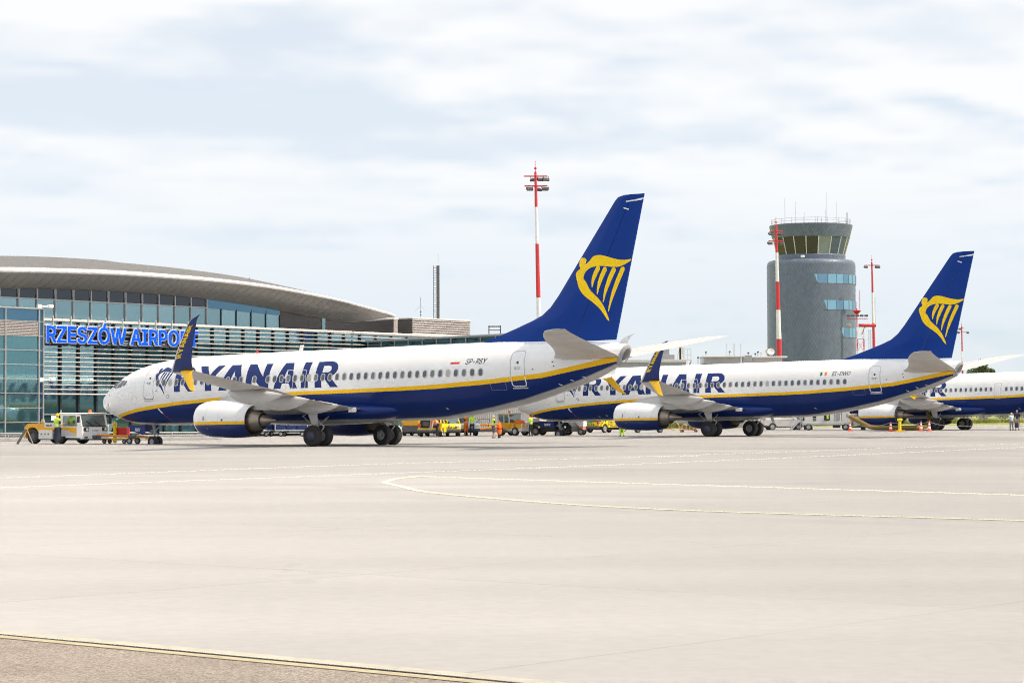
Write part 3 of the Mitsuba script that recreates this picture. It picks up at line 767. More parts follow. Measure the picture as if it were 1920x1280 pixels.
mat('m_grassland', mikit.proc(grass_col), rough=.9, spec=.1)
put('grassland', MB().add([[-3000, 330, -.05], [3000, 330, -.05], [3000, 7000, -.05], [-3000, 7000, -.05]], [[0, 1, 2, 3]]), 'm_grassland', False)
tag('grassland', 'flat grassland behind the apron', kind='structure')
put('verge', MB().add([[12, 253, .006], [95, 400, .006], [420, 700, .006], [-60, 700, .006], [-60, 253, .006]], [[0, 1, 2, 3], [0, 3, 4, 4]]), 'm_grassland', False)
tag('verge', 'green verge at the far edge of the apron', kind='structure')
rng = np.random.default_rng(5)
mb = MB(); V, F = [], []
for k in range(16000):
    t = rng.random() ** 1.3; o = rng.random() ** 2 * 26
    x, y = 13 + 75 * t - o * .868 * .6, 256 + 131 * t + o * .6
    a = rng.random() * math.pi; w, h = .05 + .12 * rng.random(), .18 + .55 * rng.random() ** 2
    dx, dy, lx = w * math.cos(a), w * math.sin(a), .2 * (rng.random() - .5)
    i = len(V); V += [(x - dx, y - dy, 0), (x + dx, y + dy, 0), (x + dx * .3 + lx, y + dy * .3, h)]; F.append((i, i + 1, i + 2))
mat('m_grass_blade', mikit.proc(lambda p, n, uv: MIX((.10, .155, .03), (.34, .33, .10), N(p.x * .5, p.y * .3, p.z * 2))), rough=.8, spec=.2)
put('tall_grass', mb.add(V, F), 'm_grass_blade', False); tag('tall_grass', 'tall yellow green grass along the far edge of the apron', 'grass', kind='stuff')

# ------------------------------------------------------------------ terminal (local: x along the glass front, y inwards, z up)
ta = math.atan2(.82736, .56167)
TM = np.array([[.56167, -.82736, 0, -33.27], [.82736, .56167, 0, 170.06], [0, 0, 1, 0], [0, 0, 0, 1.0]])


def glass(name, tint, deep, w=.58):
    scene[name] = {'type': 'twosided', 'bsdf': {'type': 'blendbsdf', 'weight': w, 'a': {'type': 'principled', 'base_color': rgb(*deep), 'roughness': .3, 'specular': .3},
                                                'b': {'type': 'principled', 'base_color': rgb(*tint), 'metallic': 1.0, 'roughness': .03}}}


for k, f in enumerate((.92, 1.0, 1.08)):
    glass('m_glass%d' % k, (.22 * f, .42 * f, .47 * f), (.030 * f, .085 * f, .098 * f), .48)
    glass('m_glass_behind%d' % k, (.34 * f, .55 * f, .60 * f), (.02 * f, .055 * f, .065 * f), .66)
    glass('m_glass_pale%d' % k, (.40 * f, .60 * f, .65 * f), (.09 * f, .16 * f, .175 * f), .5)
glass('m_glass_blue', (.15, .30, .42), (.02, .05, .08)); glass('m_glass_dark', (.09, .10, .115), (.02, .02, .022))
mat('m_mull', (.45, .46, .47), rough=.4, metal=.3); mat('m_mull_dark', (.016, .02, .026), rough=.45)
mat('m_slat', (.68, .675, .67), rough=.38, metal=.1)
mat('m_soffit', mikit.proc(lambda p, n, uv: mi.Color3f(.30, .295, .29) * (1 + .10 * (FB(p.x * .8, p.y * .8, p.z) - .5))), rough=.42, metal=.35)
mat('m_fascia', (.92, .915, .91), rough=.36, metal=.1)
mat('m_roof', mikit.proc(lambda p, n, uv: mi.Color3f(.135, .131, .129) * (1 + .1 * (FB(p.x * .3, p.y * .3) - .5))), rough=.5, metal=.2)
mat('m_brown', mikit.proc(lambda p, n, uv: mi.Color3f(.085, .078, .078) * (1 + .2 * (N(p.x * 2, p.y * 2, p.z * 6) - .5))), rough=.5)
mat('m_louvre', (.48, .45, .44), rough=.45, metal=.3)
TB = tag(numbered('terminal_building'), 'airport terminal with a glass front, white slats and a sweeping curved roof', 'airport terminal')
prng = random.Random(11)


def tpart(name, mb, m, parent=TB, smooth=False, M=TM): return put(child(parent, name), mb, m, smooth, M)


def pane(a0, a1, z0, z1, y, m, t=.02, jit=.004):
    """a pane standing a little out of true"""
    cx, cz = (a0 + a1) / 2, (z0 + z1) / 2
    r = trimesh.transformations.euler_matrix(prng.uniform(-jit, jit), 0, prng.uniform(-jit, jit))
    r[:3, 3] = [cx, y, cz]
    return tpart('pane', MB().box((0, 0, 0), (a1 - a0, t, z1 - z0), M=r), m)


tpart('core_wall', MB().box((19, 8.0, 4.2), (62.8, 13.8, 8.3)), 'm_mull_dark')
tpart('upper_wall', MB().box((10.4, 7.4, 9.3), (45.4, 11.6, 2.1)), 'm_mull_dark')
MUL = [.35 + 1.826 * k for k in range(20)] + [37.2 + 2.2 * k for k in range(7)]
MUL = [-.5] + MUL
for a, b in zip(MUL[:-1], MUL[1:]):
    for z0, z1 in ((.25, 1.75), (1.8, 3.16), (3.26, 5.9), (5.94, 8.4)):
        pane(a + .09, b - .09, z0, z1, .55, ('m_glass_behind%d' if z0 > 3 else 'm_glass%d') % prng.randrange(3))
for a in MUL[1:]: tpart('mullion', MB().box((a, .46, 4.4), (.15 if a < 36 else .12, .14, 8.3)), 'm_mull_dark')
for z in (3.2, 1.77, .2): tpart('transom', MB().box((17, .44, z), (34.6, .12, .06)), 'm_mull')
for k in range(16):
    z = 3.22 + .3285 * k; h = .10 if k == 0 else .072
    tpart('slat', MB().box((17.6, .05, z), (35.6, .16, h), .02), 'm_slat')
    if k > 9: tpart('slat', MB().box((43.5, .12, z), (15.6, .16, h), .02), 'm_slat')
tpart('top_rail', MB().box((17.6, 0, 8.5), (35.7, .26, .19), .03), 'm_slat'); tpart('top_rail', MB().box((43.5, .07, 8.5), (15.7, .26, .18), .03), 'm_slat')
tpart('low_roof', MB().box((43, 8.5, 8.43), (19, 16.4, .2)), 'm_lightgrey')
# glazed corner block on the left
bl = [-10.66, -7.46, -4.26, -1.06, -.62]
rows = [(8.32, 9.16, 'm_glass_blue'), (7.3, 8.28, 'louvre'), (6.3, 7.24, 'g'), (5.29, 6.24, 'g'), (4.28, 5.24, 'g'), (3.26, 4.23, 'd'), (2.26, 3.21, 'g'), (1.25, 2.21, 'g'), (.39, 1.2, 'd')]
tpart('corner_block_wall', MB().box((-5.7, 0, 4.6), (10.1, .9, 9.0)), 'm_mull_dark')
for a, b in zip(bl[:-1], bl[1:]):
    for z0, z1, kind in rows:
        if kind == 'louvre' and b - a > 1:
            mbx = MB()
            for i in range(9): mbx.box(((a + b) / 2, -.60, z0 + .06 + i * .108), (b - a - .08, .05, .07))
            key = tpart('louvre', mbx, 'm_louvre'); labels[key] = {'kind': 'stuff'}
        else: pane(a + .04, b - .04, z0, z1, -.58, 'm_glass_blue' if kind in ('m_glass_blue', 'louvre') or b - a < 1 else 'm_glass%d' % (0 if kind == 'd' else prng.randrange(1, 3)))
for a in bl: tpart('mullion', MB().box((a, -.63, 4.7), (.07, .14, 9.1)), 'm_mull')
for z in (8.3, 7.27, 6.27, 5.265, 4.255, 3.245, 2.235, 1.225, .36): tpart('transom', MB().box((-5.7, -.62, z), (10.1, .10, .045)), 'm_mull')
tpart('block_cap', MB().box((-5.7, -.3, 9.2), (10.2, .9, .10), .02), 'm_mull')
# clerestory
CL = [-3.2 + 1.815 * k for k in range(-4, 13)]
SOF = Pchip([-12, -3.2, 4, 9.7, 14, 18.5, 25.7, 32.9, 38, 42, 44.1], [10.3, 10.59, 10.8, 10.83, 10.78, 10.65, 10.21, 9.6, 9.45, 9.8, 10.12])
for a, b in zip(CL[:-1], CL[1:]):
    pane(a + .05, b - .05, 8.3, 9.96, 1.12, 'm_glass_pale%d' % prng.randrange(3))
    pane(a + .05, b - .05, 10.05, float(SOF((a + b) / 2)) + .1, 1.12, 'm_glass_dark')
for a in CL: tpart('mullion', MB().box((a, 1.05, 9.5), (.09, .12, 2.7)), 'm_mull')
tpart('transom', MB().box((3.1, 1.03, 10.0), (31.2, .10, .08)), 'm_mull')
C2 = [18.62, 20.3, 22.1, 23.9, 25.7, 27.4]
for a, b in zip(C2[:-1], C2[1:]): pane(a + .04, b - .04, 8.3, 10.0 - .035 * (a - 18), 1.12, 'm_glass_pale%d' % prng.randrange(3))
for a in C2[1:-1]: tpart('mullion', MB().box((a, 1.08, 9.1), (.07, .10, 1.8)), 'm_mull_dark')
tpart('dark_panel', MB().prism([(18.66, 9.98), (27.45, 9.68), (27.45, 10.2), (22, 10.6), (18.66, 10.75)], 1.05, 1.15), 'm_glass_blue')
tpart('transom', MB().box((23, 1.04, 8.62), (9, .06, .05)), 'm_mull')
for k in range(3): tpart('cladding_panel', MB().prism([(27.48 + 1.79 * k, 8.3), (29.25 + 1.79 * k, 8.3), (29.25 + 1.79 * k, float(SOF(29.25 + 1.79 * k)) + .05), (27.48 + 1.79 * k, float(SOF(27.48 + 1.79 * k)) + .05)], 1.06, 1.2), 'm_brown')
tpart('corner_window', MB().box((33.08, 1.2, 9.0), (.40, .3, 1.4)), 'm_glass_pale1')
# roof: a shell with a thick rounded rim
RA = [-14, -5.1, 1.04, 7.6, 14.3, 20.4, 24.5, 28.6, 32.6, 36.4, 39.5, 42, 43.6, 44.3]
rim_z = Pchip(RA, [11.55, 11.92, 12.12, 12.24, 12.18, 12.0, 11.76, 11.42, 11.06, 10.68, 10.45, 10.32, 10.25, 10.22])
rim_o = Pchip(RA, [.9, 1.0, 1.0, 1.05, 1.25, 1.45, 1.6, 1.65, 1.45, .95, .2, -.7, -1.6, -2.1])
bot_y = Pchip([-14, 30, 33, 38, 42, 44.3], [1.0, 1.0, 1.1, 3.0, 3.0, 2.4])
back_y = Pchip([-14, 33, 38, 42, 43.6, 44.3], [16, 13, 9.5, 6, 3.6, 2.4])
fas = Pchip([-14, 5, 20, 44.3], [.36, .36, .30, .20])
NA = 64; AA = np.linspace(-13, 44.25, NA + 1)


def soffit_row(a, back=False):
    o, z = -float(rim_o(a)), float(rim_z(a)) - float(fas(a)); by, bz = float(bot_y(a)), float(SOF(a))
    t = np.linspace(0, 1, 7)
    y = o + (by - o) * t; zz = z + (bz - z) * (1 - (1 - t) ** 1.35)
    if back:
        ky = float(back_y(a)); y = by + (ky - by) * t; zz = bz + (z + .05 - bz) * t ** 1.6
    return np.stack([np.full(7, a), y, zz], 1)


def slab(mb, A, B, th):
    n = len(A); V = np.vstack([A, B, A + [0, 0, th], B + [0, 0, th]]); F = []
    for i in range(n - 1): F += [[i, i + 1, n + i + 1, n + i], [2 * n + i, 3 * n + i, 3 * n + i + 1, 2 * n + i + 1]]
    F += [[0, n, 3 * n, 2 * n], [n - 1, 3 * n - 1, 4 * n - 1, 2 * n - 1]] + [[i, 2 * n + i, 2 * n + i + 1, i + 1] for i in range(n - 1)] + [[n + i, n + i + 1, 3 * n + i + 1, 3 * n + i] for i in range(n - 1)]
    return mb.add(V, F)


roof = tpart('roof', MB(), 'm_roof') if False else child(TB, 'roof')
top = []
for a in AA:
    o, z, ky = -float(rim_o(a)), float(rim_z(a)), float(back_y(a)); t = np.linspace(0, 1, 14)
    crest = max(min(13.95 - .0024 * (a - 13) ** 2, 13.95) - z - .1, .02) if a > 13 else 13.95 - .0030 * (13 - a) ** 2 - z
    crest *= max(1 - (max(a - 25, 0) / 19) ** 1.5, 0)
    top.append(np.stack([np.full(14, a), o + .10 + (ky - o - .10) * t, z - .02 + crest * np.sin(np.pi * np.minimum(t * .62, .62)) ** .9], 1))
put(roof, MB().loft(np.array(top), closed=False), 'm_roof', True, TM)
for i, (a, b) in enumerate(zip(AA[:-1], AA[1:])):
    a2, b2 = a + .026, b - .026
    put(child(roof, 'soffit_panel'), slab(MB(), soffit_row(a2), soffit_row(b2), .04), 'm_soffit', 20, TM)
    R = []
    for x in (a2, b2):
        o, z, f = -float(rim_o(x)), float(rim_z(x)), float(fas(x))
        an = np.linspace(-.5, .5, 9) * math.pi * 1.05
        R.append(np.vstack([np.stack([np.full(9, x), o + .12 - .22 * np.cos(an), z - f / 2 + f / 2 * np.sin(an)], 1), [[x, o + .3, z - .02], [x, o + .3, z - f]]]))
    put(child(roof, 'fascia_panel'), MB().loft(np.array(R), cap0=True, cap1=True), 'm_fascia', 40, TM)
put(child(roof, 'soffit_end'), MB().loft(np.array([soffit_row(a, True) for a in AA[AA > 32.5]]), closed=False), 'm_soffit', True, TM)
put(child(roof, 'gutter_edge'), MB().loft(np.array([[(a, -float(rim_o(a)) + .16, float(rim_z(a)) - .03), (a, -float(rim_o(a)) + .16, float(rim_z(a)) + .05), (a, -float(rim_o(a)) + .24, float(rim_z(a)) + .05), (a, -float(rim_o(a)) + .24, float(rim_z(a)) - .03)] for a in AA]), cap0=True, cap1=True), 'm_grey', False, TM)
put(child(roof, 'lightning_rod'), MB().tube((23, .5, 12.0), (23, .5, 12.55), .02).box((23, .5, 12.1), (.16, .1, .2)), 'm_darkgrey', False, TM)

# sign letters
SG = tag(numbered('airport_sign'), 'large blue white-edged letters with the airport name on the slats', 'sign')
full = 'RZESZÓW AIRPORT'
mat('m_sign_blue', (.001, .105, .86), rough=.5, spec=.15); mat('m_sign_edge', (.72, .76, .86), rough=.4)
Wd = text_poly(full, 1.12, True); x0, x1 = Wd.bounds[0], Wd.bounds[2]; kx = (15.95 + .10) / (x1 - x0)
for i, ch in enumerate(full):
    if ch == ' ': continue
    g = text_poly(ch, 1.12, True); r = text_poly(full[:i + 1], 1.12, True).bounds[2]
    g = affinity.affine_transform(g, [kx, 0, 0, 1, (r - g.bounds[2] - x0) * kx - .12 + (g.bounds[2] - g.bounds[2] * kx) * 0 + g.bounds[2] * 0, 6.90])
    g = affinity.translate(g, (r - x0) * kx - .12 - g.bounds[2], 0)
    lk = put(child(SG, 'letter'), MB().prism(g.buffer(.006), -.47, -.30), 'm_sign_blue', False, TM)
    put(child(lk, 'white_edge'), MB().prism(g.buffer(.04), -.44, -.33), 'm_sign_edge', False, TM)
    put(child(lk, 'backing'), MB().prism(affinity.translate(g.buffer(.09), .07, -.06), -.31, -.24), 'm_black', False, TM)
for z in (6.98, 7.72): put(child(SG, 'rail'), MB().box((7.9, -.17, z), (16.2, .06, .08)), 'm_grey', False, TM)
for k in range(9): put(child(SG, 'hanger'), MB().box((.8 + 1.78 * k, -.18, 8.0), (.07, .07, 1.6)), 'm_lightgrey', False, TM)

for (a, y, z, lab) in ((-.5, -.75, 4.2, 'white camera arm on the corner of the glass block'), (-.75, -.8, 9.36, 'small white camera on top of the glass block')):
    K = tag(numbered('security_camera'), lab, 'camera')
    put(child(K, 'arm'), MB().tube((a - .3, y + .1, z), (a + .35, y - .05, z), .07).box((a - .35, y + .1, z), (.35, .2, .3), .03), 'm_white', 30, TM)
    put(child(K, 'camera_head'), MB().box((a + .6, y - .05, z + .03), (.5, .28, .28), .06), 'm_white', 30, TM)

# low wall with rail in front of the terminal
K = tag(numbered('guard_rail'), 'low grey kerb wall with a steel rail before the terminal', 'railing')
ra, rb = np.array([-44.0, 155.1]), np.array([-19.7, 164.1]); L = float(np.hypot(*(rb - ra))); rM = place(*ra, math.atan2(rb[1] - ra[1], rb[0] - ra[0]))
put(child(K, 'kerb_wall'), MB().box((L / 2, .4, .12), (L, .25, .24), .02), 'm_lightgrey', False, rM)
put(child(K, 'rail'), MB().tube((0, 0, .52), (L, 0, .52), .05, n=8).tube((0, 0, .30), (L, 0, .30), .03, n=8), 'm_steel', 30, rM)
for k in range(int(L / 2.2) + 1): put(child(K, 'post'), MB().box((.3 + 2.2 * k, 0, .27), (.07, .07, .54)), 'm_steel', False, rM)
for k in range(9): put(child(K, 'stay_panel'), MB().prism([(14.2 + k * .9, .3), (14.55 + k * .9, .3), (15.1 + k * .9, 1.5), (14.75 + k * .9, 1.5)], .9, .94), 'm_glass_pale1', False, rM) if k in (2, 4) else None

# rooftop plant rooms, mast, aerial
def plant(label, a0, a1, y0, y1, z0, z1, dark=False):
    K = tag(numbered('plant_room'), label, 'plant room')
    put(child(K, 'wall'), MB().box(((a0 + a1) / 2, (y0 + y1) / 2, (z0 + z1) / 2 - .05), (a1 - a0, y1 - y0, z1 - z0 - .1)), 'm_brown', False, TM)
    n = 8
    for k in range(n):
        z = z0 + .1 + (z1 - z0 - .25) * k / (n - 1)
        put(child(K, 'louvre_slat'), MB().prism([(z * 0 + y0 - .09, z), (y0 + .0, z + .10), (y0 + .0, z + .03), (y0 - .09, z - .05)], a0 - .05, a1 + .02, 'yz', M=None), 'm_louvre', False, TM)
        put(child(K, 'side_slat'), MB().box((a0 - .05, (y0 + y1) / 2, z), (.08, y1 - y0, .09)), 'm_brown', False, TM)
    put(child(K, 'coping'), MB().box(((a0 + a1) / 2, (y0 + y1) / 2, z1), (a1 - a0 + .24, y1 - y0 + .24, .12), .02), 'm_slat', False, TM)


plant('louvred grey plant room on the flat roof beneath the ladder mast', 48.0, 56.8, 3.0, 6.5, 8.5, 10.15)
plant('louvred dark plant room beside the pointed end of the curved roof', 45.26, 45.75, 3.0, 12.0, 8.5, 10.0)
K = tag(numbered('ladder_mast'), 'tall dark mast with a ladder up its left side on the plant room', 'mast')
lm = place(-6.70, 216.0, .3)
put(child(K, 'pole'), MB().box((.06, 0, 12.55), (.20, .2, 5.0)), 'm_brown', False, lm)
put(child(K, 'ladder'), (lambda m: [m.tube((-.38, 0, 10.1), (-.38, 0, 15.05), .03, n=6), m.tube((-.12, 0, 10.1), (-.12, 0, 15.05), .02, n=6)] and [m.tube((-.4, 0, 10.2 + .22 * i), (-.1, 0, 10.2 + .22 * i), .02, n=5) for i in range(22)] and m)(MB()), 'm_darkgrey', False, lm)
put(child(K, 'rod'), MB().tube((.06, 0, 15.05), (.06, 0, 16.1), .015, n=5), 'm_lightgrey', False, lm)
K = tag(numbered('roof_aerial'), 'thin whip aerial with radials left of the ladder mast', 'aerial')
put(child(K, 'rod'), MB().tube((-8.3, 218, 10.2), (-8.33, 218, 12.3), .025, n=6), 'm_darkgrey', False)
put(child(K, 'radials'), (lambda m: [m.tube((-8.32, 218, 11.55), (-8.32 + .5 * math.cos(i * 1.57), 218 + .5 * math.sin(i * 1.57), 11.05), .012, n=4) for i in range(4)] and m)(MB()), 'm_grey', False)
put(child(K, 'clamp'), MB().box((-8.3, 218, 10.95), (.14, .14, .08)).box((-8.3, 218, 10.7), (.14, .14, .08)), 'm_darkgrey', False)

# glazed gallery running towards the apron, ending behind the near fin
K = tag(numbered('glazed_gallery'), 'raised dark glass walkway between the terminal and the near tail fin', 'walkway')
g0, g1 = np.array([-13.2, 202.4]), np.array([1.2, 181.8]); L = float(np.hypot(*(g1 - g0))); gM = place(*g0, math.atan2(*(g1 - g0)[::-1]))
put(child(K, 'floor'), MB().box((L / 2, 1.5, 4.5), (L, 3, .5)), 'm_grey', False, gM)
put(child(K, 'roof'), MB().box((L / 2, 1.5, 7.78), (L, 3.2, .18), .03), 'm_grey', False, gM)
put(child(K, 'inner_wall'), MB().box((L / 2, 1.6, 6.2), (L - .2, 2.4, 3.0)), 'm_mull_dark', False, gM)
scene_glass = 'm_glass_gallery'; glass(scene_glass, (.10, .19, .22), (.01, .03, .035))
for k in range(12):
    a0, a1 = L * k / 12 + .05, L * (k + 1) / 12 - .05
    put(child(K, 'pane'), MB().box(((a0 + a1) / 2, -.02, 6.2), (a1 - a0, .03, 2.95), M=trimesh.transformations.euler_matrix(0, 0, prng.uniform(-.003, .003))), scene_glass, False, gM)
    put(child(K, 'mullion'), MB().box((a0 - .05, -.05, 6.2), (.07, .1, 3.0)), 'm_grey', False, gM)
for z in (6.9, 7.25): put(child(K, 'handrail'), MB().tube((0, -.12, z), (L, -.12, z), .03, n=6), 'm_mull', 30, gM)
for a in (3.0, 10.0): put(child(K, 'column'), MB().tube((a, 1.5, 0), (a, 1.5, 4.3), .22, n=14), 'm_grey', 30, gM)
K = tag(numbered('roof_gantry'), 'small dark steel frame on the gallery roof left of the near fin', 'steel frame')
put(child(K, 'frame'), MB().box((-1.8, 187, 8.2), (.08, .08, .75)).box((-.9, 187, 8.2), (.08, .08, .75)).box((-1.35, 187, 8.5), (1.0, .1, .1)).box((-1.35, 187, 8.22), (1.0, .06, .06)), 'm_darkgrey', False)

# corrugated hall behind the ground crew
K = tag(numbered('corrugated_hall'), 'pale grey ribbed metal hall behind the ground crew', 'building')
ribs = []
for k in range(90): x = -9 + k * .18; ribs += [(x, 224), (x + .05, 223.93), (x + .11, 223.93), (x + .16, 224)]
put(child(K, 'wall'), MB().prism(Polygon(ribs + [(7.2, 232), (-9, 232)]), 0, 6.0, 'xy'), 'm_lightgrey', False)
put(child(K, 'roof'), MB().prism([(-9.3, 6.0), (7.5, 6.0), (-.9, 7.4)], 223.6, 232.3), 'm_grey', False)
put(child(K, 'plinth'), MB().box((-.9, 223.9, .15), (16.4, .2, .3)), 'm_darkgrey', False)

# service buildings between the airliners and the tower
def building(label, boxes, cat='building'):
    K = tag(numbered('service_building'), label, cat)
    for nm, c, s, m in boxes: put(child(K, nm), MB().box(c, s, .03), m, False)
    return K


K = building('long flat-roofed grey building behind the middle airliner', [('wall', (14, 276, 3.7), (12.4, 10, 7.4), 'm_grey'), ('parapet', (14, 271.5, 7.55), (12.6, 1.2, .35), 'm_lightgrey'), ('chimney', (17.45, 272, 8.5), (.75, .75, 2.0), 'm_grey'), ('chimney_base', (17.6, 272, 7.95), (1.6, 1.4, .7), 'm_grey')])
K = building('stepped grey building with a raised roof left of the tower foot', [('wall', (24, 276, 3.5), (6.0, 10, 7.0), 'm_grey'), ('upper_storey', (23.8, 274, 7.5), (4.2, 5, 1.0), 'm_lightgrey'), ('roof_slab', (23.9, 273.6, 8.05), (4.8, 6, .16), 'm_offwhite'), ('window_band', (22.6, 271.3, 7.1), (2.4, .2, .2), 'm_pane_dark')])
K = building('low pale building with satellite dishes at the foot of the tower', [('wall', (28.6, 278, 3.6), (4.9, 12, 7.2), 'm_lightgrey'), ('stone_band', (28.9, 271.9, 7.5), (3.4, .3, .85), 'm_louvre'), ('parapet', (29.0, 271.8, 7.98), (4.4, .6, .18), 'm_offwhite'), ('annexe', (26.6, 271.6, 7.65), (1.1, .8, 1.1), 'm_grey')])
for k, (x, z, r) in enumerate(((28.9, 8.5, .32), (29.35, 8.55, .42), (28.2, 8.35, .16))):
    M = place(x, 271.8, 0, z) @ trimesh.transformations.euler_matrix(1.15, 0, .5 - .5 * k)
    D = tag(numbered('satellite_dish'), ('yellowish dish beside the largest dish on the pale roof', 'largest white dish on the pale roof beside the red and white mast', 'smallest dish at the left on the pale roof')[k], 'satellite dish')
    put(child(D, 'reflector'), MB().lathe([(.001, 0), (r * .5, r * .08), (r, r * .3), (r, r * .34), (r * .5, r * .12), (.001, .04)], n=24), 'm_offwhite' if k else 'm_line_cream', 40, M)
    put(child(D, 'stand'), MB().tube((x, 271.8, z - .6), (x, 271.8, z), .04), 'm_grey', False)
for k, x in enumerate((24.4, 24.42 + .72, 25.3, 25.95)):
    D = tag(numbered('whip_aerial'), ('leftmost', 'second from left', 'third from left', 'rightmost')[k] + ' thin whip aerial on the stepped grey building', 'aerial', 'whip aerials on the stepped building')
    put(child(D, 'rod'), MB().tube((x, 272.5, 8.0), (x, 272.5, 9.55), .022, n=5), 'm_grey', False); put(child(D, 'foot'), MB().box((x, 272.5, 8.1), (.12, .12, .2)), 'm_darkgrey', False)
for k, (x, z) in enumerate(((22.0, 8.5), (21.1, 7.9), (24.7, 8.55), (27.6, 8.3), (26.8, 8.4), (27.9, 8.5))):
    D = tag(numbered('roof_lamp'), 'small dark roof fitting ' + ('at the left end of the raised grey roof', 'on the low step left of the raised grey roof', 'between the whip aerials of the stepped building', 'left of the smallest satellite dish', 'on the grey annexe right of the stepped building', 'close beside the smallest satellite dish')[k], 'roof fitting', 'small fittings on the low roofs')
    put(child(D, 'stem'), MB().tube((x, 272, z - .6), (x, 272, z), .03, n=5), 'm_darkgrey', False); put(child(D, 'head'), MB().box((x, 272, z + .06), (.22, .16, .16), .03), 'm_darkgrey', False)
K = tag(numbered('steel_stair_tower'), 'small roof stair housing with a tubular steel cage left of the stepped building', 'stair tower')
put(child(K, 'housing'), MB().box((19.1, 271.5, 8.3), (.34, .4, 1.9)).box((19.4, 271.5, 8.2), (.25, .4, 1.7)), 'm_offwhite', False)
put(child(K, 'door'), MB().box((19.02, 271.26, 8.4), (.2, .06, 1.3)), 'm_black', False)
put(child(K, 'cage'), MB().tube((19.6, 271.3, 8.9), (20.25, 271.3, 8.9), .02, n=5).tube((20.25, 271.3, 7.5), (20.25, 271.3, 8.9), .02, n=5).tube((19.9, 271.3, 7.5), (19.9, 271.3, 8.9), .02, n=5).tube((19.6, 271.3, 8.2), (20.25, 271.3, 8.2), .02, n=5).tube((18.6, 271.3, 7.5), (18.95, 271.3, 8.9), .02, n=5), 'm_grey', False)
# ------------------------------------------------------------------ control tower
def shingle(p, n, uv):
    a = dr.atan2(p.x - 54.75, 438.0 - p.y) * 8.05
    s, t = (a + p.z * .62) / .62, (a - p.z * .62) / .62
    c = mikit.cell_rand(dr.floor(s), dr.floor(t), 1)
    e = dr.minimum(dr.abs(s - dr.round(s)), dr.abs(t - dr.round(t)))
    return mi.Color3f(.145, .185, .25) * (.90 + .18 * c) * (1 - .20 * (1 - SS(.03, .12, e)))


def shingle_h(p, n, uv):
    a = dr.atan2(p.x - 54.75, 438.0 - p.y) * 8.05
    s, t = (a + p.z * .62) / .62, (a - p.z * .62) / .62
    return ((s - dr.floor(s)) * .5 + (t - dr.floor(t)) * .5) * .02


mat('m_shingle', mikit.proc(shingle), rough=.38, metal=.08, bump=(mikit.proc(shingle_h, eps=.03), 1.0))
glass('m_tower_glass0', (.42, .68, .80), (.10, .25, .32)); glass('m_tower_glass1', (.30, .48, .62), (.06, .14, .2)); glass('m_cab_dark', (.10, .11, .10), (.085, .078, .06), .3); glass('m_cab_pale', (.42, .5, .53), (.26, .31, .33), .25); glass('m_cab_blue', (.18, .24, .32), (.10, .135, .19), .25)
K = tag(numbered('control_tower'), 'round grey shingle-clad control tower with a glazed cab on top', 'control tower')
cx, cy = 54.75, 438.0
put(child(K, 'shaft'), MB().lathe([(8.05, 0), (8.05, 28.35), (7.96, 28.85), (7.7, 29.2), (7.3, 29.32), (6.2, 29.36)], c=(cx, cy, 0), n=120), 'm_shingle', 40)
put(child(K, 'cab_sill'), MB().lathe([(6.25, 29.3), (6.3, 30.15), (6.12, 30.32)], c=(cx, cy, 0), n=96), 'm_shingle', 40)
put(child(K, 'cab_fascia'), MB().lathe([(6.98, 33.42), (7.06, 33.42), (7.58, 35.55), (7.55, 35.75), (7.3, 35.8), (.01, 35.82)], c=(cx, cy, 0), n=96), 'm_shingle', 40)
put(child(K, 'cab_core'), MB().lathe([(2.6, 29.3), (2.6, 33.5)], c=(cx, cy, 0), n=24), 'm_brown', 40)
put(child(K, 'cab_ceiling'), MB().lathe([(.01, 33.45), (7.0, 33.46)], c=(cx, cy, 0), n=48), 'm_darkgrey', 40)
pol = lambda r, a, z: (cx + r * math.sin(a), cy - r * math.cos(a), z)
edges = [-78, -53, -33.5, -14.5, 4.5, 25, 44, 62, 82] + [82 + 19 * k for k in range(1, 11)]
for k, (a, b) in enumerate(zip(edges, edges[1:] + [282])):
    a, b = math.radians(a), math.radians(b)
    lo, hi = [pol(6.12, t, 30.32) for t in (a, b)], [pol(7.0, t, 33.44) for t in (a, b)]
    V = [*lo, *reversed(hi)]; m = (['m_cab_dark', 'm_cab_dark', 'm_cab_dark', 'm_cab_dark', 'm_cab_pale', 'm_cab_blue', 'm_cab_blue', 'm_cab_dark'] + ['m_cab_pale'] * 12)[k]
    put(child(K, 'cab_pane'), MB().add(V, [[0, 1, 2, 3]]), m, False)
    put(child(K, 'cab_mullion'), MB().tube(pol(6.14, a, 30.3), pol(7.02, a, 33.45), .085, n=6), 'm_offwhite', 30)
bands = [((24.85, 26.5), [-3.0, 1.4, 14.4, 26.6, 38.6, 49.2, 59.3, 71.8, 84, 96, 108, 120]), ((20.1, 21.8), [9, 13.5, 26.6, 38.6, 49.2, 59.3, 71.8, 84, 96, 108, 120]), ((15.15, 16.9), [31, 39.9, 49.2, 59.3, 71.8, 84, 96, 108, 120])]
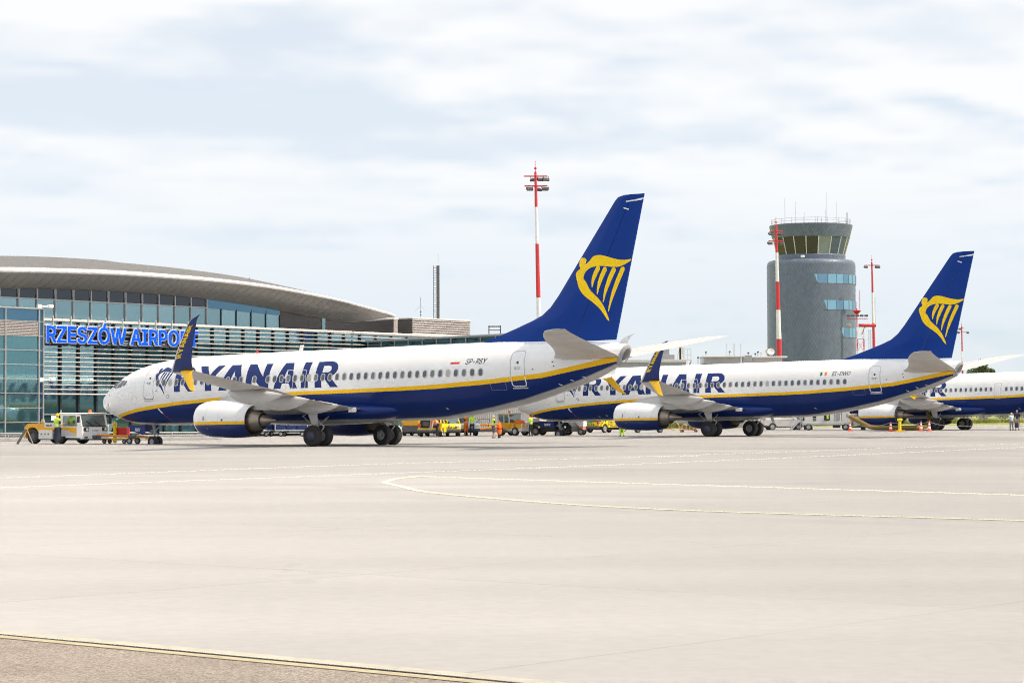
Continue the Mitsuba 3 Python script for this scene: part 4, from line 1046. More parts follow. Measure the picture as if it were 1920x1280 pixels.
for (z0, z1), an in bands:
    for k, (a, b) in enumerate(zip(an[:-1], an[1:])):
        a, b = math.radians(a), math.radians(b); r = 8.10
        mb = MB(); n = 4; t = np.linspace(a + .006, b - .006, n)
        if k == 0: mb.add([pol(r, a, z1), pol(r, b - .006, z1), pol(r, b - .006, z0)], [[0, 1, 2]])
        else: mb.loft(np.array([[pol(r, x, z0), pol(r, x, z1)] for x in t]), closed=False)
        put(child(K, 'window'), mb, 'm_tower_glass%d' % ((k * 7 + int(z0)) % 3 == 1), False)
        put(child(K, 'window_frame'), MB().tube(pol(8.1, b, z0), pol(8.1, b, z1), .06, n=5).tube(pol(8.1, a, z0), pol(8.1, b, z0), .06, n=5), 'm_darkgrey', False)
mb = MB()
for z in (36.3, 36.75):
    P = [pol(7.2, t, z) for t in np.linspace(0, 2 * math.pi, 41)]
    mb.path(P, .025, 5)
for t in np.linspace(0, 2 * math.pi, 21)[:-1]: mb.tube(pol(7.2, t, 35.7), pol(7.2, t, 36.85), .03, n=5)
put(child(K, 'roof_railing'), mb, 'm_grey', False)
for k, (px, h, r) in enumerate(((-5.0, 40.6, .03), (-3.1, 40.0, .035), (-1.5, 38.0, .03), (.9, 37.3, .06), (1.6, 37.1, .06), (2.6, 41.6, .03), (2.4, 38.5, .04), (4.4, 39.9, .03), (6.3, 38.0, .09))):
    put(child(K, 'aerial'), MB().tube((cx + px, cy - 2.5, 35.7), (cx + px, cy - 2.5, h), r, r * .7, n=6), 'm_grey' if k < 8 else 'm_darkgrey', False)
put(child(K, 'flood_light'), MB().box(pol(6.6, -.35, 29.75), (.7, .5, .45), .08), 'm_white', False)

# ------------------------------------------------------------------ apron flood light masts
mat('m_mast_red', (.60, .04, .045), rough=.4); mat('m_mast_white', (.80, .80, .80), rough=.4)


def flood_mast(label, x, y, h, bands, r0, r1, heads, lean, size=1.0):
    K = tag(numbered('floodlight_mast'), label, 'floodlight mast', 'floodlight masts of the apron')
    size = size * .72
    rr = lambda z: r0 + (r1 - r0) * z / h
    at = lambda z: (x - lean * z, y, z)
    zs = [0] + bands + [h]
    for k, (a, b) in enumerate(zip(zs[:-1], zs[1:])):
        red = (len(zs) - 2 - k) % 2 == 0
        put(child(K, 'red_section' if red else 'white_section'), MB().tube(at(a), at(b), rr(a), rr(b), n=20), 'm_mast_red' if red else 'm_mast_white', 40)
    put(child(K, 'lightning_rod'), MB().tube(at(h), at(h + .9), .05, .03, n=6).lathe([(.01, h + .25), (.14, h + .32), (.14, h + .45), (.01, h + .55)], c=(x - lean * h, y, 0), n=10).lathe([(.01, h + 1.0), (.08, h + 1.05), (.01, h + 1.15)], c=(x - lean * h, y, 0), n=8), 'm_mast_red', 30)
    for z, arms in heads:
        ax, ay, az = at(z)
        L = max(abs(a[0]) for a in arms)
        put(child(K, 'crossarm'), MB().box((ax, ay, az), (L * 2 + .3, .16, .14), .02).box((ax, ay, az), (.16, 1.6, .12), .02), 'm_mast_red', 30)
        for dx, dy, yaw in arms:
            fM = place(ax + dx, ay + dy, yaw, az - .45 * size, size) @ trimesh.transformations.euler_matrix(.5, 0, 0)
            l = put(child(K, 'floodlight'), MB().box((0, 0, 0), (1.0, .75, .30), .08), 'm_darkgrey', 30, fM)
            put(child(l, 'lens'), MB().box((0, 0, -.16), (.85, .6, .03)), 'm_lightgrey', False, fM)
            put(child(l, 'bracket'), MB().tube((-.5, 0, .05), (-.35, 0, .5), .04, n=5).tube((.5, 0, .05), (.35, 0, .5), .04, n=5).tube((-.35, 0, .5), (.35, 0, .5), .04, n=5), 'm_darkgrey', False, fM)
    return K


flood_mast('red and white floodlight mast left of the near blue tail fin, seen against the sky', 3.10, 255, 27.4, [8.4, 14.0, 19.75, 23.65], .34, .13, [(26.95, [(.5, .3, .3), (1.1, .2, .3), (-.2, .5, -.5)]), (25.9, [(-.65, 0, .2), (1.05, 0, -.2), (.3, .5, .7)])], .020)
flood_mast('red and white floodlight mast standing in front of the control tower', 36.98, 330, 27.5, [3.2, 8.2, 11.8, 15.8, 19.7, 23.7], .48, .15, [(26.6, [(-.75, 0, .2), (.5, .3, -.3)]), (25.3, [(-.9, 0, .2), (.2, .4, 0), (.7, .2, -.2)])], .019)
flood_mast('slim red and white floodlight mast just right of the control tower', 65.15, 430, 28.6, [5, 12.2, 17.6, 23.1], .36, .14, [(28.0, [(-1.1, 0, .25), (.9, 0, -.3), (1.2, .4, -.3)])], .017)
flood_mast('distant thin red and white floodlight mast right of the middle tail fin', 120.4, 640, 24.4, [6, 10.5, 15, 17.8], .30, .16, [(23.0, [(-.9, 0, .2), (1.6, 0, -.4)]), (24.0, [(-.5, .2, .2)])], .012)
# lattice mast with lights
K = tag(numbered('lattice_mast'), 'red and white lattice mast with lamps and a cross boom beside the tower', 'lattice mast')
lx, ly = 57.9 + 1.0, 405.0
for k in range(8):
    z0, z1 = 2.0 * k, 2.0 * k + 2.0; mb = MB()
    c4 = [(lx + a * .55, ly + b * .55) for a, b in ((-1, -1), (1, -1), (1, 1), (-1, 1))]
    for i in range(4):
        p, q_ = c4[i], c4[(i + 1) % 4]
        mb.tube((*p, z0), (*p, z1), .05, n=6).tube((*p, z0), (*q_, z1), .03, n=5).tube((*p, z1), (*q_, z1), .03, n=5)
    put(child(K, 'red_lattice' if k % 2 == 0 else 'white_lattice'), mb, 'm_mast_red' if k % 2 == 0 else 'm_mast_white', False)
put(child(K, 'boom'), MB().tube((lx - .3, ly, 16.3), (lx + 2.6, ly, 16.3), .30, .26, n=14), 'm_mast_red', 30)
put(child(K, 'boom_support'), MB().tube((lx + .2, ly, 14.8), (lx + .8, ly, 16.1), .08, n=6), 'm_mast_red', 30)
put(child(K, 'crown'), MB().tube((lx - .6, ly, 16.0), (lx - .6, ly, 19.2), .1, n=8).lathe([(.2, 18.2), (.75, 18.8), (.6, 18.9), (.2, 18.9)], c=(lx - .6, ly, 0), n=12), 'm_mast_red', 30)
put(child(K, 'whip'), MB().tube((lx - .15, ly, 19.0), (lx - .15, ly, 22.3), .05, n=5), 'm_mast_red', 30); put(child(K, 'side_whip'), MB().tube((lx + 2.5, ly, 16.6), (lx + 2.5, ly, 21.0), .045, n=5), 'm_lightgrey', 30)
put(child(K, 'crossarm'), MB().box((lx - .6, ly - .3, 17.45), (3.6, .15, .12)), 'm_mast_red', False)
for k in range(5): put(child(K, 'floodlight'), MB().box((lx - 2.1 + .75 * k, ly - .6, 17.95), (.6, .4, .35), .06), 'm_darkgrey', False)
put(child(K, 'round_dish'), MB().lathe([(.01, -.1), (.5, 0), (.5, .12)], 'y', (lx - 2.0, ly - .5, 16.3), 16), 'm_grey', 30)
put(child(K, 'ladder_cage'), (lambda m: [m.tube((lx + 1.35, ly, z), (lx + 1.75, ly, z), .03, n=5) for z in np.arange(12.6, 15.4, .35)] and m.tube((lx + 1.35, ly, 12.4), (lx + 1.35, ly, 15.6), .03, n=5).tube((lx + 1.75, ly, 12.4), (lx + 1.75, ly, 15.6), .03, n=5))(MB()), 'm_grey', False)

# ------------------------------------------------------------------ trees and hedge
mat('m_bark', mikit.proc(lambda p, n, uv: mi.Color3f(.13, .10, .075) * (.7 + .6 * N(p.x * 6, p.y * 6, p.z * 2))), rough=.9)
scene['m_leaf'] = {'type': 'twosided', 'bsdf': {'type': 'principled', 'base_color': mikit.proc(lambda p, n, uv: MIX((.09, .13, .06), (.16, .20, .10), N(p.x * .9, p.y * .9, p.z * .9))), 'roughness': .7, 'specular': .25}}


def leafy(rg, blobs, n, size):
    V, F = [], []
    for k in range(n):
        c, r = blobs[rg.integers(len(blobs))]
        d = rg.normal(size=3); d /= np.linalg.norm(d); p = np.array(c) + d * np.array(r) * rg.random() ** .35
        a, b = rg.normal(size=3), rg.normal(size=3); a /= np.linalg.norm(a); b -= a * (a @ b); b /= np.linalg.norm(b)
        s = size * (.5 + rg.random()); i = len(V)
        V += [p - a * s, p + b * s * .5, p + a * s, p - b * s * .5]; F.append((i, i + 1, i + 2, i + 3))
    return MB().add(V, F)


def tree(label, x, y, h, w, seed, n=5000):
    rg = np.random.default_rng(seed); K = tag(numbered('tree'), label, 'tree', 'trees beyond the apron')
    mb = MB().tube((x, y, 0), (x + .2, y, h * .45), .28, .17, n=9)
    blobs = []
    for k in range(13):
        a = rg.random() * 6.28; r = w * .5 * rg.random() ** .6; z = h * (.38 + .56 * rg.random()); r *= 1.15 - .75 * (z / h - .38)
        c = (x + r * math.cos(a), y + r * math.sin(a), z); blobs.append((c, (w * .17 + .5 * rg.random(), w * .17 + .5 * rg.random(), w * .13 + .3 * rg.random())))
        mb.tube((x + .15, y, h * (.3 + .02 * k)), c, .09, .03, n=5)
    blobs.append(((x, y, h * .93), (w * .14, w * .14, h * .08)))
    put(child(K, 'trunk'), mb, 'm_bark', 30); put(child(K, 'crown'), leafy(rg, blobs, n, .20), 'm_leaf', False)


tree('tall leafy tree whose top shows above the right tail plane of the middle airliner', 101.6, 520, 13.0, 5.5, 3)
tree('rounder leafy tree right of the taller one, behind the far airliner', 104.4, 528, 11.3, 4.6, 4)
tree('leafy tree mostly hidden by the tail of the middle airliner', 98.3, 532, 10.6, 4.5, 5)
rg = np.random.default_rng(8)
put('hedge_row', leafy(rg, [((40 + 3.2 * k + rg.random() * 2, 560 + 1.5 * k + rg.random() * 6, 1.2 + .9 * rg.random()), (2.6, 2.2, 1.4 + .6 * rg.random())) for k in range(40)], 26000, .28), 'm_leaf', False)
tag('hedge_row', 'far-off dark green hedge and scrub along the horizon', 'hedge', kind='stuff')
K = tag(numbered('boundary_fence'), 'distant grey green mesh fence behind the tall grass at the right', 'fence')
for k in range(24):
    x, y = 60 + 3.0 * k, 420 + 2.6 * k
    put(child(K, 'post'), MB().tube((x, y, 0), (x, y, 2.3), .05, n=6), 'm_grey', False)
put(child(K, 'mesh_panel'), (lambda m: [m.tube((60, 420, z), (129, 479.8, z), .018, n=4) for z in np.arange(.15, 2.25, .15)] and m)(MB()), 'm_grey', False)

# ------------------------------------------------------------------ people
def bones(J, R, B, length=.035, it=6):
    """one continuous body: hulls of spheres along the bones, smoothed"""
    parts = []
    for a, b in B:
        s = [manifold3d.Manifold.sphere(R[k], 14).translate(list(map(float, J[k]))) for k in (a, b)]
        parts.append(manifold3d.Manifold.batch_hull(s))
    m = manifold3d.Manifold.batch_boolean(parts, manifold3d.OpType.Add).refine_to_length(length).to_mesh()
    t = trimesh.Trimesh(m.vert_properties[:, :3], m.tri_verts, process=True)
    trimesh.smoothing.filter_taubin(t, iterations=it)
    return t


def person(label, x, y, ang, h=1.76, legs='m_navy', top='m_hivis', sleeves=None, shorts=False, hat=None, hair='m_black', vest=True, pose='stand', arms=None, shoes='m_black', under=None, skin='m_skintone', group='ground crew and passengers on the apron'):
    """facing local +x; hand targets in arms = (left, right)"""
    K = tag(numbered('person'), label, 'person', group)
    s = h / 1.76; rg = random.Random(label)
    f = .10 if pose == 'stand' else .22
    J = {'pel': (0, 0, .95), 'che': (.015, 0, 1.28), 'nec': (.01, 0, 1.47), 'hd0': (.03, 0, 1.58), 'hd1': (.02, 0, 1.67)}
    bend = 0
    if pose == 'bend': J.update({'che': (.28, 0, 1.17), 'nec': (.44, 0, 1.28), 'hd0': (.54, 0, 1.30), 'hd1': (.56, 0, 1.38)})
    for sd, t in ((1, 'l'), (-1, 'r')):
        J['hip' + t] = (0, .10 * sd, .90); J['kne' + t] = (.03 + f * sd * .4, .11 * sd, .50); J['ank' + t] = (f * sd * .6 - .02, .12 * sd, .09); J['toe' + t] = (f * sd * .6 + .15, .14 * sd, .035)
        c, n_ = np.array(J['che']), np.array(J['nec'])
        sh = n_ * .75 + c * .25 + np.array([0, .185 * sd, -.015]); J['sho' + t] = tuple(sh)
        hand = (arms or {}).get(t, (.06, .26 * sd, .80)); hand = np.array(hand, float)
        v = hand - sh; d = np.linalg.norm(v); L = .30; mid = (sh + hand) / 2
        dn = np.array([-.35, .35 * sd, -.85]); dn -= v * (dn @ v) / max(d * d, 1e-6); dn /= np.linalg.norm(dn)
        J['elb' + t] = tuple(mid + dn * math.sqrt(max(L * L - d * d / 4, .0))); J['han' + t] = tuple(hand)
        w = (hand - np.array(J['elb' + t])); w /= max(np.linalg.norm(w), 1e-6); J['fin' + t] = tuple(hand + w * .09)
    Rb = {'pel': .115, 'che': .125, 'nec': .052, 'hd0': .072, 'hd1': .086}
    for t in 'lr': Rb.update({'hip' + t: .082, 'kne' + t: .053, 'ank' + t: .038, 'toe' + t: .03, 'sho' + t: .056, 'elb' + t: .04, 'han' + t: .03, 'fin' + t: .022})
    B = [('pel', 'che'), ('che', 'nec'), ('nec', 'hd0'), ('hd0', 'hd1')]
    for t in 'lr': B += [('pel', 'hip' + t), ('hip' + t, 'kne' + t), ('kne' + t, 'ank' + t), ('ank' + t, 'toe' + t), ('che', 'sho' + t), ('nec', 'sho' + t), ('sho' + t, 'elb' + t), ('elb' + t, 'han' + t), ('han' + t, 'fin' + t)]
    M = place(x, y, ang, 0, s)
    body = bones(J, Rb, B)
    mb = MB().tm(body)
    for t, sd in (('l', 1), ('r', -1)):          # fingers and thumb
        a, b = np.array(J['han' + t]), np.array(J['fin' + t]); w = (b - a) / np.linalg.norm(b - a); sv = np.cross(w, [0, 0, 1.0] if abs(w[2]) < .9 else [1.0, 0, 0]); sv /= np.linalg.norm(sv)
        for k in range(4): mb.tube(b + sv * (k - 1.5) * .017 - w * .01, b + sv * (k - 1.5) * .021 + w * (.055, .07, .066, .05)[k], .009, .007, n=6)
        mb.tube(a + sv * .02 + w * .02, a + sv * .06 + w * .06, .011, .008, n=6)
    hd = np.array(J['hd0']); fw = np.array([1.0, 0, -.6 if pose == 'bend' else 0]); fw /= np.linalg.norm(fw)
    mb.tm(trimesh.creation.icosphere(1, .017).apply_translation(hd + fw * .085 + [0, 0, .015]))   # nose
    for sd in (1, -1): mb.tm(trimesh.creation.icosphere(1, .02).apply_translation(hd + [0, .085 * sd, .03]))
    put(child(K, 'body'), mb, skin, 40, M)
    for sd in (1, -1): put(child(K, 'eye'), trimesh.creation.icosphere(1, .011).apply_translation(hd + fw * .078 + [0, .03 * sd, .045]), 'm_black', True, M)
    g = lambda names, d: {k: Rb[k] + d for k in names}
    # trousers
    tr = {**g(['pel', 'hipl', 'hipr', 'knel', 'kner', 'ankl', 'ankr'], .022)}
    Jt = dict(J)
    if shorts:
        for t in 'lr': Jt['ank' + t] = tuple(np.array(J['kne' + t]) * .95 + np.array(J['ank' + t]) * .05); tr['ank' + t] = .088; tr['kne' + t] = .086
    else:
        for t in 'lr': tr['ank' + t] = .062; tr['kne' + t] = .075
    put(child(K, 'shorts' if shorts else 'trousers'), bones(Jt, tr, [('pel', 'hipl'), ('pel', 'hipr'), ('hipl', 'knel'), ('hipr', 'kner'), ('knel', 'ankl'), ('kner', 'ankr')]), legs, 40, M)
    # shirt and vest
    sl = sleeves or top
    sh_ = {**g(['pel', 'che', 'nec', 'shol', 'shor'], .018), 'elbl': .058, 'elbr': .058, 'hanl': .045, 'hanr': .045}; sh_['nec'] = .062
    Bt = [('pel', 'che'), ('che', 'nec'), ('che', 'shol'), ('che', 'shor'), ('nec', 'shol'), ('nec', 'shor'), ('shol', 'elbl'), ('shor', 'elbr')]
    Js = dict(J)
    if sleeves is None or under == 'short':
        for t in 'lr': Js['elb' + t] = tuple(np.array(J['sho' + t]) * .35 + np.array(J['elb' + t]) * .65)
    else: Bt += [('elbl', 'hanl'), ('elbr', 'hanr')]
    put(child(K, 'shirt'), bones(Js, sh_, Bt), sl, 40, M)
    if vest:
        v = {**g(['pel', 'che', 'shol', 'shor'], .038)}; v['nec'] = .07; v['pel'] = .145
        Jv = dict(J); Jv['pel'] = tuple(np.array(J['pel']) + [0, 0, .09])
        put(child(K, 'vest'), bones(Jv, v, [('pel', 'che'), ('che', 'nec'), ('che', 'shol'), ('che', 'shor'), ('nec', 'shol'), ('nec', 'shor')]), top, 40, M)
        for zt in (.15, .42):
            c = np.array(Jv['pel']) * (1 - zt) + np.array(J['che']) * zt
            put(child(K, 'reflective_band'), MB().lathe([(.168, -.02), (.168, .02)], c=tuple(c), n=20) if pose != 'bend' else MB().lathe([(.16, -.02), (.16, .02)], 'x', tuple(c), 20), 'm_offwhite', 40, M)
    for t in 'lr':
        a, b = np.array(J['ank' + t]), np.array(J['toe' + t])
        put(child(K, 'shoe'), MB().tm(trimesh.convex.convex_hull(np.vstack([trimesh.creation.icosphere(1, .05).vertices * [1.3, .9, .9] + (a[0] - .02, a[1], .05), trimesh.creation.icosphere(1, .045).vertices * [1, 1, .7] + (b[0], b[1], .035), [[a[0] - .08, a[1], .0], [b[0] + .02, b[1], 0.0]]]))), shoes, 40, M)
    h1 = np.array(J['hd1'])
    if hat: put(child(K, 'cap' if hat != 'm_logo_yellow' else 'helmet'), MB().lathe([(.105, -.01), (.10, .05), (.075, .10), (.03, .125), (.001, .13)], c=tuple(h1), n=18).box(tuple(h1 + fw * .12 + [0, 0, -.005]), (.12, .15, .02), .008), hat, 40, M)
    else: put(child(K, 'hair'), trimesh.creation.icosphere(2, .097).apply_translation(h1 + [-.014, 0, .02]), hair, True, M)
    return K


mat('m_shirt_white', (.75, .76, .78), rough=.8); mat('m_shirt_black', (.02, .02, .022), rough=.8); mat('m_shorts', (.085, .08, .085), rough=.85); mat('m_tan', (.46, .36, .26), rough=.85)
mat('m_shirt_pale', (.50, .66, .74), rough=.8); mat('m_jeans', (.16, .17, .19), rough=.85); mat('m_orange_cloth', (.85, .20, .012), rough=.7); mat('m_cap_pale', (.62, .50, .40), rough=.8); mat('m_hair_grey', (.42, .38, .34), rough=.8); mat('m_skin_pale', (.60, .36, .27), rough=.5)
person('person in a yellow helmet and yellow green vest standing by the tow tractor wheel', -27.0, 142.3, .75, 1.80, legs='m_navy', top='m_hivis', sleeves='m_navy', under='short', hat='m_logo_yellow', arms={'l': (.32, .22, 1.12), 'r': (.36, -.12, 1.18)})
person('person in a pale cap and dark shorts under the tail, holding an orange bag', -1.34, 168.8, .25, 1.58, legs='m_shorts', top='m_hivis', sleeves='m_shirt_black', under='short', shorts=True, hat='m_cap_pale', arms={'l': (.36, .10, 1.12), 'r': (.40, -.10, 1.10)})
person('person in a yellow green vest and black trousers at the front of the small loader', 1.39, 181.4, 2.7, 1.62, legs='m_shirt_black', top='m_hivis', sleeves='m_hivis', under='short', hair='m_black', arms={'l': (.36, .22, 1.05), 'r': (.38, -.2, 1.05)})
person('person in orange trousers and a yellow vest beside the white van', -3.55, 185.0, 2.6, 1.70, legs='m_orange_cloth', top='m_orange_cloth', sleeves='m_shirt_black', under='short', shorts=True, hair='m_hair_grey', arms={'r': (.35, -.3, 1.1)})
person('person in a white shirt, green vest and dark trousers under the tail', -3.10, 184.7, -1.4, 1.70, legs='m_navy', top='m_hivis', sleeves='m_shirt_white')
person('person bending over in an orange vest beside the open yellow van', -5.55, 177.8, 3.6, 1.78, legs='m_shirt_black', top='m_orange_cloth', sleeves='m_skin_pale', pose='bend', arms={'l': (.55, .2, .62), 'r': (.50, -.2, .58)})
person('person in fluorescent green leggings hidden to the thighs by the middle engine', 8.1, 177.2, 1.4, 1.78, legs='m_hivis', top='m_hivis', sleeves='m_navy')
person('person in a light blue top and grey trousers with a bag at the right edge', 45.5, 218.6, 1.9, 1.62, legs='m_jeans', top='m_shirt_pale', sleeves='m_shirt_pale', under='short', vest=False, hair='m_cap_pale', shoes='m_black', group='passers-by at the right edge')
person('tall person in a dark blue shirt and tan shorts at the right edge', 46.55, 221.2, 1.6, 1.86, legs='m_tan', top='m_navy', sleeves='m_navy', under='short', shorts=True, vest=False, hair='m_skin_pale', group='passers-by at the right edge')
K = tag(numbered('hand_bag'), 'dark blue bag held low by the two people at the right edge', 'bag')
put(child(K, 'pouch'), MB().box((45.98, 218.75, .50), (.34, .2, .5), .07), 'm_navy', 30); put(child(K, 'strap'), MB().tube((45.85, 218.75, .74), (45.8, 218.7, .98), .015, n=5).tube((46.1, 218.75, .74), (45.8, 218.7, .98), .015, n=5), 'm_navy', 30)
K = tag(numbered('kit_bag'), 'long orange bag carried by the person in the pale cap', 'bag')
put(child(K, 'sack'), (lambda t: t)(MB().lathe([(.02, .22), (.14, .28), (.18, .5), (.165, .8), (.12, 1.02), (.06, 1.1), (.09, 1.2), (.01, 1.22)], c=(-.92, 168.95, 0), n=18)), 'm_orange_cloth', 40)
put(child(K, 'band'), MB().lathe([(.185, .58), (.185, .72)], c=(-.92, 168.95, 0), n=18), 'm_red', 40)
put(child(K, 'wheels'), MB().tube((-1.02, 168.95, .1), (-.82, 168.95, .1), .1, n=12).box((-.92, 168.95, .2), (.2, .2, .1)), 'm_black', 30)
# ------------------------------------------------------------------ vehicles and apron equipment (local: x forward, y left, z up)
mat('m_veh_yellow', mikit.proc(lambda p, n, uv: mi.Color3f(.80, .40, .012) * (1 - .15 * FB(p.x * 2, p.y * 2, p.z * 3))), rough=.35, coat=.3)
mat('m_car_yellow', (.82, .62, .01), rough=.3, coat=.5); mat('m_dull_orange', (.62, .25, .04), rough=.5); mat('m_ochre', mikit.proc(lambda p, n, uv: mi.Color3f(.25, .16, .03) * (1 - .3 * FB(p.x * 3, p.y * 3, p.z * 3))), rough=.6)
mat('m_crate_blue', (.015, .04, .20), rough=.45); mat('m_cone', (.80, .09, .03), rough=.5); mat('m_cone_faded', (.70, .22, .18), rough=.6); mat('m_lamp', (.75, .75, .72), rough=.15, coat=.5); mat('m_plate_teal', (.05, .35, .30), rough=.4)
glass('m_veh_glass', (.34, .44, .46), (.05, .075, .08)); glass('m_car_glass', (.12, .14, .16), (.012, .014, .016))


def wheel(K, M, x, y, r, w, rim='m_hub', k=.58):
    t = put(child(K, 'wheel'), MB().lathe([(r * k, -w * .42), (r * .75, -w * .5), (r * .96, -w * .42), (r, -w * .2), (r, w * .2), (r * .96, w * .42), (r * .75, w * .5), (r * k, w * .42)], 'y', (x, y, r), 26), 'm_rubber', 40, M)
    put(child(t, 'rim'), MB().lathe([(.001, -w * .38), (r * .3, -w * .40), (r * .34, -w * .30), (r * k * .9, -w * .28), (r * k, -w * .43), (r * k, w * .43), (r * k * .9, w * .28), (r * .34, w * .30), (r * .3, w * .40), (.001, w * .38)], 'y', (x, y, r), 22), rim, 40, M)


def part(K, name, mb, m, M, smooth=30): return put(child(K, name), mb, m, smooth, M)


# pushback tractor at the near airliner's nose
K = tag(numbered('tow_tractor'), 'yellow and white pushback tractor coupled to the nose of the near airliner', 'tow tractor'); M = place(-28.28, 145.36, -.68) @ np.diag([1, 1, .9, 1.0])
arch = lambda x, r=.62: Point(x, .5).buffer(r, quad_segs=10)
side_y_ = Polygon([(-.75, .42), (-.75, 1.08), (-.45, 1.36), (2.6, 1.40), (2.6, .42)]).difference(arch(0)).difference(arch(2.4, .64))
part(K, 'hood', MB().prism(side_y_.difference(sbox(.55, .3, 1.85, .92)), -1.02, 1.02), 'm_veh_yellow', M)
part(K, 'lower_panel', MB().box((1.2, 0, .62), (1.26, 2.08, .60), .03), 'm_offwhite', M)
for x in (.85, 1.2, 1.5): part(K, 'socket', MB().lathe([(.05, -1.06), (.05, -1.04), (.001, -1.065)][::-1], 'y', (x, 0, .66), 10), 'm_black', M)
part(K, 'chassis', MB().box((1.9, 0, .45), (4.6, 1.5, .35)), 'm_darkgrey', M)
part(K, 'rear_bumper', MB().box((-.78, 0, .55), (.14, 2.0, .35), .03), 'm_offwhite', M)
part(K, 'name_plate', MB().box((1.55, -1.03, 1.26), (.85, .02, .30)), 'm_offwhite', M)
tp = affinity.affine_transform(text_poly('TREPEL', .13, True), [1, 0, 0, 1, 1.24, 1.16])
part(K, 'lettering', MB().prism(tp, -1.052, -1.042), 'm_navy', M, False)
cab = Polygon([(2.62, .42), (2.62, 1.98), (4.22, 2.0), (4.42, 1.12), (4.45, .42)])
part(K, 'cab_frame', MB().prism(cab.difference(Polygon([(2.78, 1.18), (2.78, 1.86), (3.95, 1.88), (4.12, 1.18)])).difference(arch(2.4, .64)), -1.04, -.98).prism(cab.difference(Polygon([(2.78, 1.18), (2.78, 1.86), (3.95, 1.88), (4.12, 1.18)])), .98, 1.04), 'm_white', M)
part(K, 'cab_roof', MB().box((3.4, 0, 2.02), (1.9, 2.15, .12), .05), 'm_white', M)
part(K, 'side_window', MB().box((3.42, -.99, 1.52), (1.25, .02, .66)), 'm_veh_glass', M, False)
part(K, 'door_panel', MB().prism(Polygon([(2.72, .52), (2.72, 1.12), (4.05, 1.12), (4.05, .52)]), -1.06, -1.04), 'm_veh_yellow', M)
part(K, 'door_swoosh', MB().prism(Polygon(np.vstack([[(2.72, .52), (2.72, .98)], np.stack([2.72 + 1.3 * np.linspace(0, 1, 10), .98 - .34 * np.linspace(0, 1, 10) ** 1.6], 1), [(4.02, .52)]])), -1.075, -1.055), 'm_lightgrey', M)
part(K, 'front_panel', MB().loft([[(x, y, z) for y, z in ((-1.04, .35), (1.04, .35), (1.04, 1.14), (-1.04, 1.14))] for x in (4.38, 4.52)], cap0=True, cap1=True), 'm_white', M)
part(K, 'windscreen', MB().add([(4.41, -.92, 1.18), (4.41, .92, 1.18), (4.24, .90, 1.9), (4.24, -.90, 1.9)], [[0, 1, 2, 3]]), 'm_veh_glass', M, False)
for y in (-.98, .98): part(K, 'pillar', MB().tube((4.43, y, 1.12), (4.22, y, 1.98), .06, n=6), 'm_white', M)
for y in (-.72, .72):
    h = part(K, 'headlight', MB().box((4.53, y, .98), (.05, .40, .26), .05), 'm_black', M); part(h, 'lens', MB().lathe([(.001, 4.565), (.09, 4.56), (.10, 4.55)][::-1], 'x', (0, y + .05, .98), 14), 'm_lamp', M)
part(K, 'cowl_trim', MB().box((4.47, 0, 1.17), (.16, 1.7, .07), .02), 'm_black', M)
part(K, 'badge', MB().box((4.53, 0, .90), (.02, .5, .06)), 'm_grey', M); part(K, 'front_hitch', MB().box((4.62, .0, .48), (.3, .5, .2), .03).box((4.55, -.75, .45), (.1, .2, .12)), 'm_darkgrey', M)
part(K, 'wiper', MB().tube((4.43, -.1, 1.2), (4.36, -.6, 1.55), .02, n=4).tube((4.43, .5, 1.2), (4.36, .1, 1.5), .02, n=4), 'm_black', M)
part(K, 'mirror', MB().box((4.4, -1.22, 1.62), (.1, .22, .4), .04).tube((4.35, -1.04, 1.85), (4.4, -1.22, 1.7), .02, n=5), 'm_black', M); part(K, 'mirror', MB().box((4.4, 1.26, 1.55), (.1, .22, .45), .04).tube((4.35, 1.04, 1.85), (4.4, 1.22, 1.7), .02, n=5), 'm_black', M)
part(K, 'beacon', MB().lathe([(.1, 2.08), (.1, 2.2), (.06, 2.26), (.001, 2.27)], c=(3.7, .3, 0), n=12), 'm_orange', M); part(K, 'beacon', MB().lathe([(.08, 1.38), (.12, 1.42), (.12, 1.6), (.001, 1.66)], c=(.25, -.4, 0), n=12), 'm_line_cream', M)
part(K, 'seat', MB().box((3.1, .35, 1.2), (.4, .5, .9), .08), 'm_black', M); part(K, 'steering_wheel', MB().lathe([(.17, -.015), (.2, 0), (.17, .015)], 'x', (3.85, .35, 1.28), 16), 'm_black', M)
part(K, 'notice_board', MB().box((.55, .2, 1.72), (.03, .45, .34)).tube((.55, .2, 1.35), (.55, .2, 1.6), .02, n=5), 'm_white', M); part(K, 'exhaust', MB().tube((2.0, -.5, 1.38), (2.0, -.5, 2.25), .035, n=8), 'm_offwhite', M)
for x, r in ((0, .5), (2.4, .5)):
    for y in (-.86, .86): wheel(K, M, x, y, r, .34, 'm_darkgrey', .52)
K = tag(numbered('tow_bar'), 'orange tow bar between the tractor and the nose wheel, on two small wheels', 'tow bar')
a, b = np.array([-24.6, 142.5]), np.array([-21.25, 141.35]); L = float(np.hypot(*(b - a))); M = place(*a, math.atan2(b[1] - a[1], b[0] - a[0]))
part(K, 'bar', MB().tube((0, 0, .52), (L - .3, 0, .42), .075, n=10), 'm_dull_orange', M); part(K, 'head', MB().box((L - .2, 0, .38), (.3, .42, .16), .03).tube((L - .1, .2, .38), (L + .12, .3, .36), .04).tube((L - .1, -.2, .38), (L + .12, -.3, .36), .04), 'm_dull_orange', M)
part(K, 'axle', MB().box((2.35, 0, .34), (.12, .9, .10)).box((2.3, 0, .46), (.5, .2, .16)), 'm_darkgrey', M)
for y in (-.5, .5): wheel(K, M, 2.35, y, .19, .12, 'm_grey')
